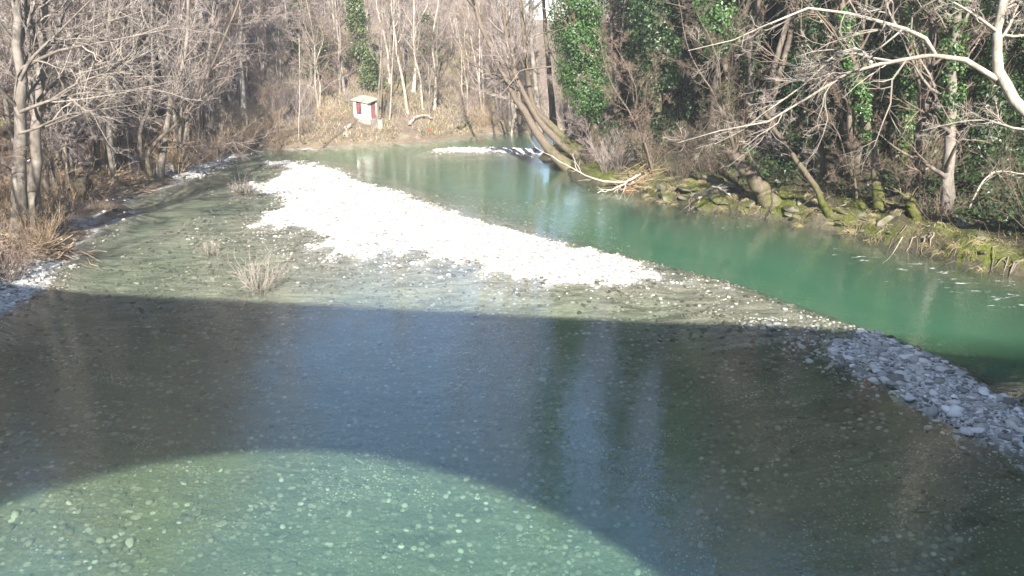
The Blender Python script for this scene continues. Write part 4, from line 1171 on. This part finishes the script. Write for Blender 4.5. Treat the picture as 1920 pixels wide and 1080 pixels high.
g = blades(16000, (-27, 2, 63, 80), lambda x, y, z, sd: (sd > .3) & (sd < 11) & (noise2(x, y, 2.5, 19, 8) > -.6) & (np.hypot(x - HUT[0], y - HUT[1]) > 1.8), .45, .02, 38, .8)
tag(link('grass', g.mesh('grass', False), STRAWGRASS), 'bleached dry grass on the shore slope below the white hut', 'grass', kind='stuff')
# drooping dead sedge tufts and root wads along the steep bank
rng = np.random.default_rng(39)
p = scatter(rng, 900, (7, 24, 21, 44), lambda x, y, z, sd: (sd > -.1) & (sd < 1.8))
nb = 34; n = len(p) * nb
c = np.repeat(p, nb, 0) + rng.normal(size=(n, 3)) * [.12, .12, .02]
dr = np.repeat(nrm(np.stack([-.8 + rng.normal(size=len(p)) * .5, -.5 + rng.normal(size=len(p)) * .5, 0 * p[:, 0]], -1)), nb, 0)
dd = nrm(dr + rng.normal(size=(n, 3)) * .35 + [0, 0, .5]); ln = rng.uniform(.2, .55, n)[:, None]
p1 = c + dd * ln * .5; p2 = p1 + nrm(dd + [0, 0, -1.1]) * ln * .6
g = Geo(); g.tubes(np.stack([c, p1, p2], 1), np.tile([[.006, .006, .002]], (n, 1)), 3)
tag(link('sedge', g.mesh('sedge', False), SEDGE), 'drooping tufts of dead sedge hanging from the steep bank over the water', 'sedge', kind='stuff')
# exposed roots along the steep bank's edge
rng = np.random.default_rng(37)
p = scatter(rng, 2600, (7, 24, 22, 44), lambda x, y, z, sd: (sd > 0) & (sd < 1.9) & (noise2(x, y, 1.2, 41, 8) > -.1))
n = len(p); m = 6
d = nrm(np.stack([-np.ones(n) * .7 + rng.normal(size=n) * .6, -.6 + rng.normal(size=n) * .6, rng.normal(size=n) * .4], -1))
Pt = np.empty((n, m, 3)); Pt[:, 0] = p + [0, 0, .03]; ln = rng.uniform(.3, 1.7, n)[:, None] / m
for k in range(1, m):
    d = nrm(d + rng.normal(size=d.shape) * .55 + [0, 0, -.06]); Pt[:, k] = Pt[:, k - 1] + d * ln
    hh = height(Pt[:, k, 0], Pt[:, k, 1]); Pt[:, k, 2] = np.clip(Pt[:, k, 2], hh + .01, np.maximum(hh, -.1) + .1)
g = Geo(); g.tubes(Pt, (.008 + .045 * rng.random(n) ** 3)[:, None] * (1 - .65 * np.linspace(0, 1, m))[None], 5)
tag(link('exposed_roots', g.mesh('exposed_roots'), ROOTW), 'mat of pale exposed roots along the edge of the steep bank', 'roots', kind='stuff')

# ------------------------------------------------------------------ driftwood and debris
def limb(name, label, pts, r0, r1, seed, mat=DEADWOOD, twigs=6, cat='branch', group=None):
    rng = np.random.default_rng(seed)
    P = resample(pts, 12); P[1:-1] += rng.normal(size=(10, 3)) * r0 * .4
    R = r0 + (r1 - r0) * np.linspace(0, 1, 12)
    g = Geo(); g.tubes(P, R, 7)
    c0 = P[0]
    o = None
    g.V = [v - c0.astype(np.float32) for v in g.V]
    o = link(name, g.mesh(name), mat); o.location = c0
    tag(o, label, cat, group)
    if twigs:
        t = Geo()
        L, r = children(P[None], R[None], twigs, .3, 1, .35, (.4, .9), 5, .02, .2, rng, .5, .004); t.tubes(L, r, 4)
        L, r = children(L, r, 4, .2, 1, .5, (.4, .9), 4, .02, .2, rng, .6, .003); t.tubes(L, r, 3)
        t.V = [v - c0.astype(np.float32) for v in t.V]
        link('twigs', t.mesh('twigs', False), mat, o)
    return o
def gp(u, v, dz=.1):
    q = onto(u, v); return q + np.array([0, 0, dz])
limb('fallen_branch', 'long pale dead branch dipping over the water below the leaning trunks', [gp(1190, 350, .3), P3(1120, 338, 44.5), P3(1060, 308, 47), P3(1003, 276, 49)], .07, .015, 81)
limb('fallen_branch', 'grey branch lying across the shore next to the red scrap', [gp(1200, 335, .3), P3(1160, 350, 43), P3(1120, 362, 42)], .08, .02, 82)
limb('driftwood_log', 'big bleached driftwood log lying on the bank past the hut', [gp(768, 238, .1), gp(776, 230, .35), gp(795, 226, .5), P3(810, 221, 74)], .16, .09, 83, mat=BARK_PALE, cat='log', twigs=2)
limb('driftwood_log', 'dark root-ended log on the far shore under the brown slope', [gp(860, 245, .2), gp(872, 236, .4), P3(885, 228, 77)], .25, .1, 84, mat=BARK_BROWN, cat='log', twigs=3)
limb('tree_stump', 'slanting weathered stump at the shore below the hut', [gp(646, 256, -.1), P3(652, 245, 68), P3(657, 233, 68.3)], .3, .15, 85, mat=BARK_PALE, cat='stump', twigs=0)
limb('fallen_branch', 'reddish broken limb on the ground under the twin trunks', [gp(40, 462, .1), gp(85, 466, .15), gp(118, 484, .1)], .09, .03, 86, cat='branch')
limb('fallen_branch', 'thick dead limb lying in the brush behind the twin trunks', [gp(150, 318, .4), gp(185, 320, .4), gp(205, 325, .3)], .12, .06, 87)
limb('fallen_branch', 'forked root-pale driftwood resting on the rock slabs', [gp(1310, 375, .1), P3(1340, 352, 38.5), gp(1368, 372, .2)], .09, .04, 88)
limb('fallen_branch', 'arched pale branch over the mossy edge near the furrowed trunk', [P3(1812, 402, 31), P3(1840, 345, 31), P3(1868, 322, 31), P3(1925, 326, 31)], .04, .025, 89, mat=BARK_PALE, twigs=8)
limb('fallen_branch', 'thin stick poking from the roots down into the green water', [gp(1690, 455, .25), P3(1672, 478, 29.2), P3(1655, 494, 28.4)], .014, .006, 90, twigs=0)
limb('fallen_branch', 'straight bare pole leaning among the trunks by the moss', [gp(1572, 395, .2), P3(1600, 378, 35), P3(1625, 360, 35.5)], .03, .02, 91, twigs=2)
# brush pile at the foot of the twin trunks
rng = np.random.default_rng(92)
for nm, (u, v), n, sp, lab in (('brush_pile', (50, 470), 220, 2.0, 'heap of flood-washed sticks at the foot of the twin trunks'), ('brush_pile', (190, 345), 260, 2.4, 'heap of brown sticks and roots at the water behind the stump'), ('brush_pile', (1190, 350), 160, 1.3, 'tangle of sticks washed up round the red scrap')):
    c = onto(u, v); g = Geo()
    xy = c[None, :2] + rng.normal(size=(n, 2)) * np.array([sp * .45, sp * .3])
    z = np.maximum(height(xy[:, 0], xy[:, 1]), 0) + rng.random(n) ** 1.6 * .45
    cc = np.concatenate([xy, z[:, None]], 1)
    d = nrm(rng.normal(size=(n, 3)) * [1, .8, .35]) * rng.uniform(.25, 1.0, n)[:, None]
    g.tubes(np.stack([cc - d, cc + rng.normal(size=(n, 3)) * .06, cc + d], 1), rng.uniform(.006, .03, n)[:, None] * np.array([[1, .8, .35]]), 4)
    g.V = [vv - c.astype(np.float32) for vv in g.V]
    o = link(nm, g.mesh(nm), STRAW); o.location = c; tag(o, lab, 'brush pile', kind='stuff')

def scrap(name, lab, p, size, mat, seed, cat):
    rng = np.random.default_rng(seed)
    V = rock_shape(I1, rng, 8, .5) * size
    V += rng.normal(size=V.shape) * size * .1
    o = link(name, mesh_np(name, V, I1[1], False), mat); o.location = p
    return tag(o, lab, cat)
RED = make_plain('red_plastic', (.42, .05, .03), .5)
WHITEP = make_plain('white_plastic', (.75, .75, .74), .5)
scrap('plastic_scrap', 'red plastic scrap caught in sticks at the water edge', gp(1178, 362, .1), .22, RED, 95, 'litter')
scrap('plastic_bag', 'white plastic bag lying behind the twin trunks', gp(50, 312, .3), .35, WHITEP, 96, 'litter')
scrap('plastic_scrap', 'small red scrap among rocks on the far shore', gp(806, 246, .1), .22, RED, 97, 'litter')

# ------------------------------------------------------------------ the hut
WALL = make_plain('hut_plaster', (.68, .65, .6), .85, .25, 2.5)
ROOFM = make_plain('hut_roof_sheet', (.26, .26, .215), .85, .4, 5)
REDP = make_plain('hut_red_paint', (.26, .09, .085), .75, .4, 8)
PANE = make_plain('hut_pane', (.16, .07, .09), .25, .2, 3)
CONC = make_plain('concrete', (.24, .225, .2), .9, .35, 4)
hb = onto(686, 223)
HS = .86
hroot = empty('hut', tuple(hb + np.array([0, .3, .12]))); tag(hroot, 'tiny white hut with red window and lean-to roof on the far bank', 'hut')
hroot.rotation_euler = (rad(1.5), 0, rad(-27)); hroot.scale = (HS * 1.12, HS * 1.05, HS)
def hpart(name, g, mat, parent=hroot, smooth=False):
    return link(name, g.mesh(name, smooth), mat, parent)
hw, hd, hh = 1.75, 1.7, 1.75
# walls as a prism with a mono-pitch top (high at the back left), with a window hole built from pieces
def wall_piece(x0, x1, z0, z1, y, t=.12):
    g = Geo(); g.box(((x0 + x1) / 2, y, (z0 + z1) / 2), (x1 - x0, t, z1 - z0)); return g
topz = lambda x, y: hh + .18 - .14 * (x / hw * 2) + .14 * (y / hd * 2)
g = Geo()
x0, x1, yF, yB = -hw / 2, hw / 2, -hd / 2, hd / 2
def prism(g, pts_bottom, zb):
    n = len(pts_bottom)
    V = [(x, y, zb) for x, y in pts_bottom] + [(x, y, topz(x, y)) for x, y in pts_bottom]
    g.add(V, Q=[[i, (i + 1) % n, n + (i + 1) % n, n + i] for i in range(n)] + [[3, 2, 1, 0], [4, 5, 6, 7]])
wx0, wx1, wz0, wz1 = -.55, .1, .42, 1.6
t = .12
prism(g, [(x0, yF), (wx0, yF), (wx0, yF + t), (x0, yF + t)], -.9)
prism(g, [(wx1, yF), (x1, yF), (x1, yF + t), (wx1, yF + t)], -.6)
prism(g, [(x0, yB - t), (x1, yB - t), (x1, yB), (x0, yB)], -.6)
prism(g, [(x0, yF + t), (x0 + t, yF + t), (x0 + t, yB - t), (x0, yB - t)], -.6)
prism(g, [(x1 - t, yF + t), (x1, yF + t), (x1, yF + .5), (x1 - t, yF + .5)], -.6)
prism(g, [(x1 - t, yB - .35), (x1, yB - .35), (x1, yB - t), (x1 - t, yB - t)], -.6)
g.box(((wx0 + wx1) / 2, yF + t / 2, (wz0 - .6) / 2), (wx1 - wx0, t, wz0 + .6))
hpart('wall', g, WALL)
g = Geo(); V = []
for zz in (0.0, .07):
    for (x, y) in ((x0 - .15, yF - .2), (x1 + .2, yF - .2), (x1 + .2, yB + .15), (x0 - .15, yB + .15)):
        V.append((x, y, topz(x, y) + zz + .003))
g.add(V, Q=[[0, 3, 2, 1], [4, 5, 6, 7], [0, 1, 5, 4], [1, 2, 6, 5], [2, 3, 7, 6], [3, 0, 4, 7]])
roof = hpart('roof', g, ROOFM)
wroot = Geo(); cx = (wx0 + wx1) / 2; ww = wx1 - wx0; wh = wz1 - wz0
for sx in (-1, 1): wroot.box((cx + sx * (ww / 2 - .03), yF + .03, (wz0 + wz1) / 2), (.06, .1, wh))
wroot.box((cx, yF + .032, (wz0 + wz1) / 2), (.05, .09, wh - .01))
wroot.box((cx, yF + .034, wz1 - .04), (ww - .1, .085, .06)); wroot.box((cx, yF + .034, wz0 + .03), (ww - .1, .085, .06)); wroot.box((cx, yF + .036, (wz0 + wz1) / 2 + .05), (ww - .1, .07, .05))
win = hpart('window', wroot, REDP)
for sx in (-1, 1):
    for sz_ in (-1, 1):
        g = Geo(); g.box((cx + sx * ww * .24, yF + .07, (wz0 + wz1) / 2 + .05 + sz_ * wh * .24), (ww * .4, .015, wh * .4)); hpart('pane', g, PANE, win)
g = Geo(); g.box((x1 - .05, yF + .92, .55), (.05, .83, 2.2)); dr = hpart('door', g, REDP)
g = Geo(); g.box((x1 - .01, yF + .62, .5), (.04, .03, .12)); hpart('handle', g, CONC, dr)
g = Geo(); g.box((.25, -.15, -.35), (2.3, 2.2, .5)); hpart('plinth', g, CONC)
cb = onto(714, 240)
g = Geo(); g.box((0, 0, .28), (.42, .36, .9)); g.box((0, 0, .755), (.5, .44, .05))
o = link('concrete_block', g.mesh('concrete_block', False), CONC); o.location = cb; tag(o, 'square concrete block post on the bank by the hut', 'post')
cab = [P3(560, 140, 82), P3(610, 168, 77), P3(640, 185, 74), np.array(hb) + [-.8, .4, 1.0]]
g = Geo(); g.tubes(resample(cab, 14), np.full(14, .02), 5); c0 = cab[0]; g.V = [v - c0.astype(np.float32) for v in g.V]
o = link('cable', g.mesh('cable'), CONC); o.location = c0; tag(o, 'grey cable running down the slope to the hut', 'cable')

# ------------------------------------------------------------------ the stone arch bridge the view is taken from
STONEW = make_plain('bridge_stone', (.36, .33, .28), .9, .3, 3, .5)
K = math.cos(SUN_AZ) / math.tan(SUN_EL); KX = -math.sin(SUN_AZ) / math.tan(SUN_EL)
bang = math.atan2(-.1496, 1.0)
W_TOP, W_CROWN, XC = 22.35, 12.9, -3.5
wf, T = -2.6, 4.0
Hb = (W_TOP - wf) / K
Tw = T / math.cos(bang)
hi = (W_CROWN - (wf - Tw)) / K
RA = 13.2
broot = empty('arch_bridge', (0, 0, 0)); tag(broot, 'stone arch bridge whose shadow crosses the river', 'bridge')
ca, sa = math.cos(bang), math.sin(bang)
# local frame: s along the bridge, q across (0 = face towards the view), origin on the line w = wf at the arch centre
org = np.array([XC - KX * hi, wf - .1496 * (XC - KX * hi), 0])
def bl(s, q, z): return org + np.array([ca * s + sa * q, sa * s - ca * q, z])
seg = 40; zc = hi - RA
angs = np.linspace(-math.pi / 2 * .93, math.pi / 2 * .93, seg + 1)
def arch_pts(): return [(RA * math.sin(a), zc + RA * math.cos(a)) for a in angs]
AP = [(s, max(z, -2.8)) for s, z in arch_pts()]
deck = Hb - .95
g = Geo()
for q in (0, T):
    V, Qd = [], []
    for s, z in AP: V += [bl(s, q, z), bl(s, q, deck)]
    for i in range(seg):
        f = [2 * i, 2 * i + 2, 2 * i + 3, 2 * i + 1]
        Qd.append(f if q == 0 else f[::-1])
    g.add(V, Q=Qd)
    for sgn in (-1, 1):
        e = AP[0 if sgn < 0 else -1][0]
        V = [bl(e, q, -2.8), bl(sgn * 75, q, -2.8), bl(sgn * 75, q, deck), bl(e, q, deck)]
        g.add(V, Q=[[0, 1, 2, 3] if (sgn > 0) == (q == 0) else [3, 2, 1, 0]])
V, Qd = [], []
for s, z in AP: V += [bl(s, 0, z), bl(s, T, z)]
for i in range(seg): Qd.append([2 * i, 2 * i + 1, 2 * i + 3, 2 * i + 2])
g.add(V, Q=Qd)
g.add([bl(-75, 0, deck), bl(75, 0, deck), bl(75, T, deck), bl(-75, T, deck)], Q=[[0, 1, 2, 3]])
link('arch_wall', g.mesh('arch_wall', False), STONEW, broot)
for q0, q1 in ((0.003, .4), (T - .4, T - .003)):
    g = Geo()
    V = [bl(s, q, z) for z in (deck - .02, Hb) for s, q in ((-74.9, q0), (74.9, q0), (74.9, q1), (-74.9, q1))]
    g.add(V, Q=[[0, 3, 2, 1], [4, 5, 6, 7], [0, 1, 5, 4], [1, 2, 6, 5], [2, 3, 7, 6], [3, 0, 4, 7]])
    link('parapet', g.mesh('parapet', False), STONEW, broot)

# ------------------------------------------------------------------ thin haze volume added over the valley to stand in for lens glare
HAZE = 0.0009
if HAZE > 0:
    m = bpy.data.materials.new('glare_haze'); m.use_nodes = True
    nt = m.node_tree; nt.nodes.clear()
    out = nt.nodes.new('ShaderNodeOutputMaterial'); pv = nt.nodes.new('ShaderNodeVolumePrincipled')
    pv.inputs['Color'].default_value = (.93, .95, 1, 1); pv.inputs['Density'].default_value = HAZE; pv.inputs['Anisotropy'].default_value = .2
    nt.links.new(pv.outputs[0], out.inputs['Volume'])
    g = Geo(); g.box((0, 105, 38), (400, 390, 88))
    hzo = link('haze', g.mesh('haze', False), m); tag(hzo, 'thin bright haze added over the valley in place of lens glare', 'haze', kind='stuff')
tri = sum(sum(len(p.vertices) - 2 for p in me.polygons) for me in bpy.data.meshes if len(me.polygons) < 4000) + sum(len(me.polygons) * 2 for me in bpy.data.meshes if len(me.polygons) >= 4000)
print('TRIS about', tri, 'objects', len(bpy.data.objects), 'bridge', round(Hb, 2), round(hi, 2))
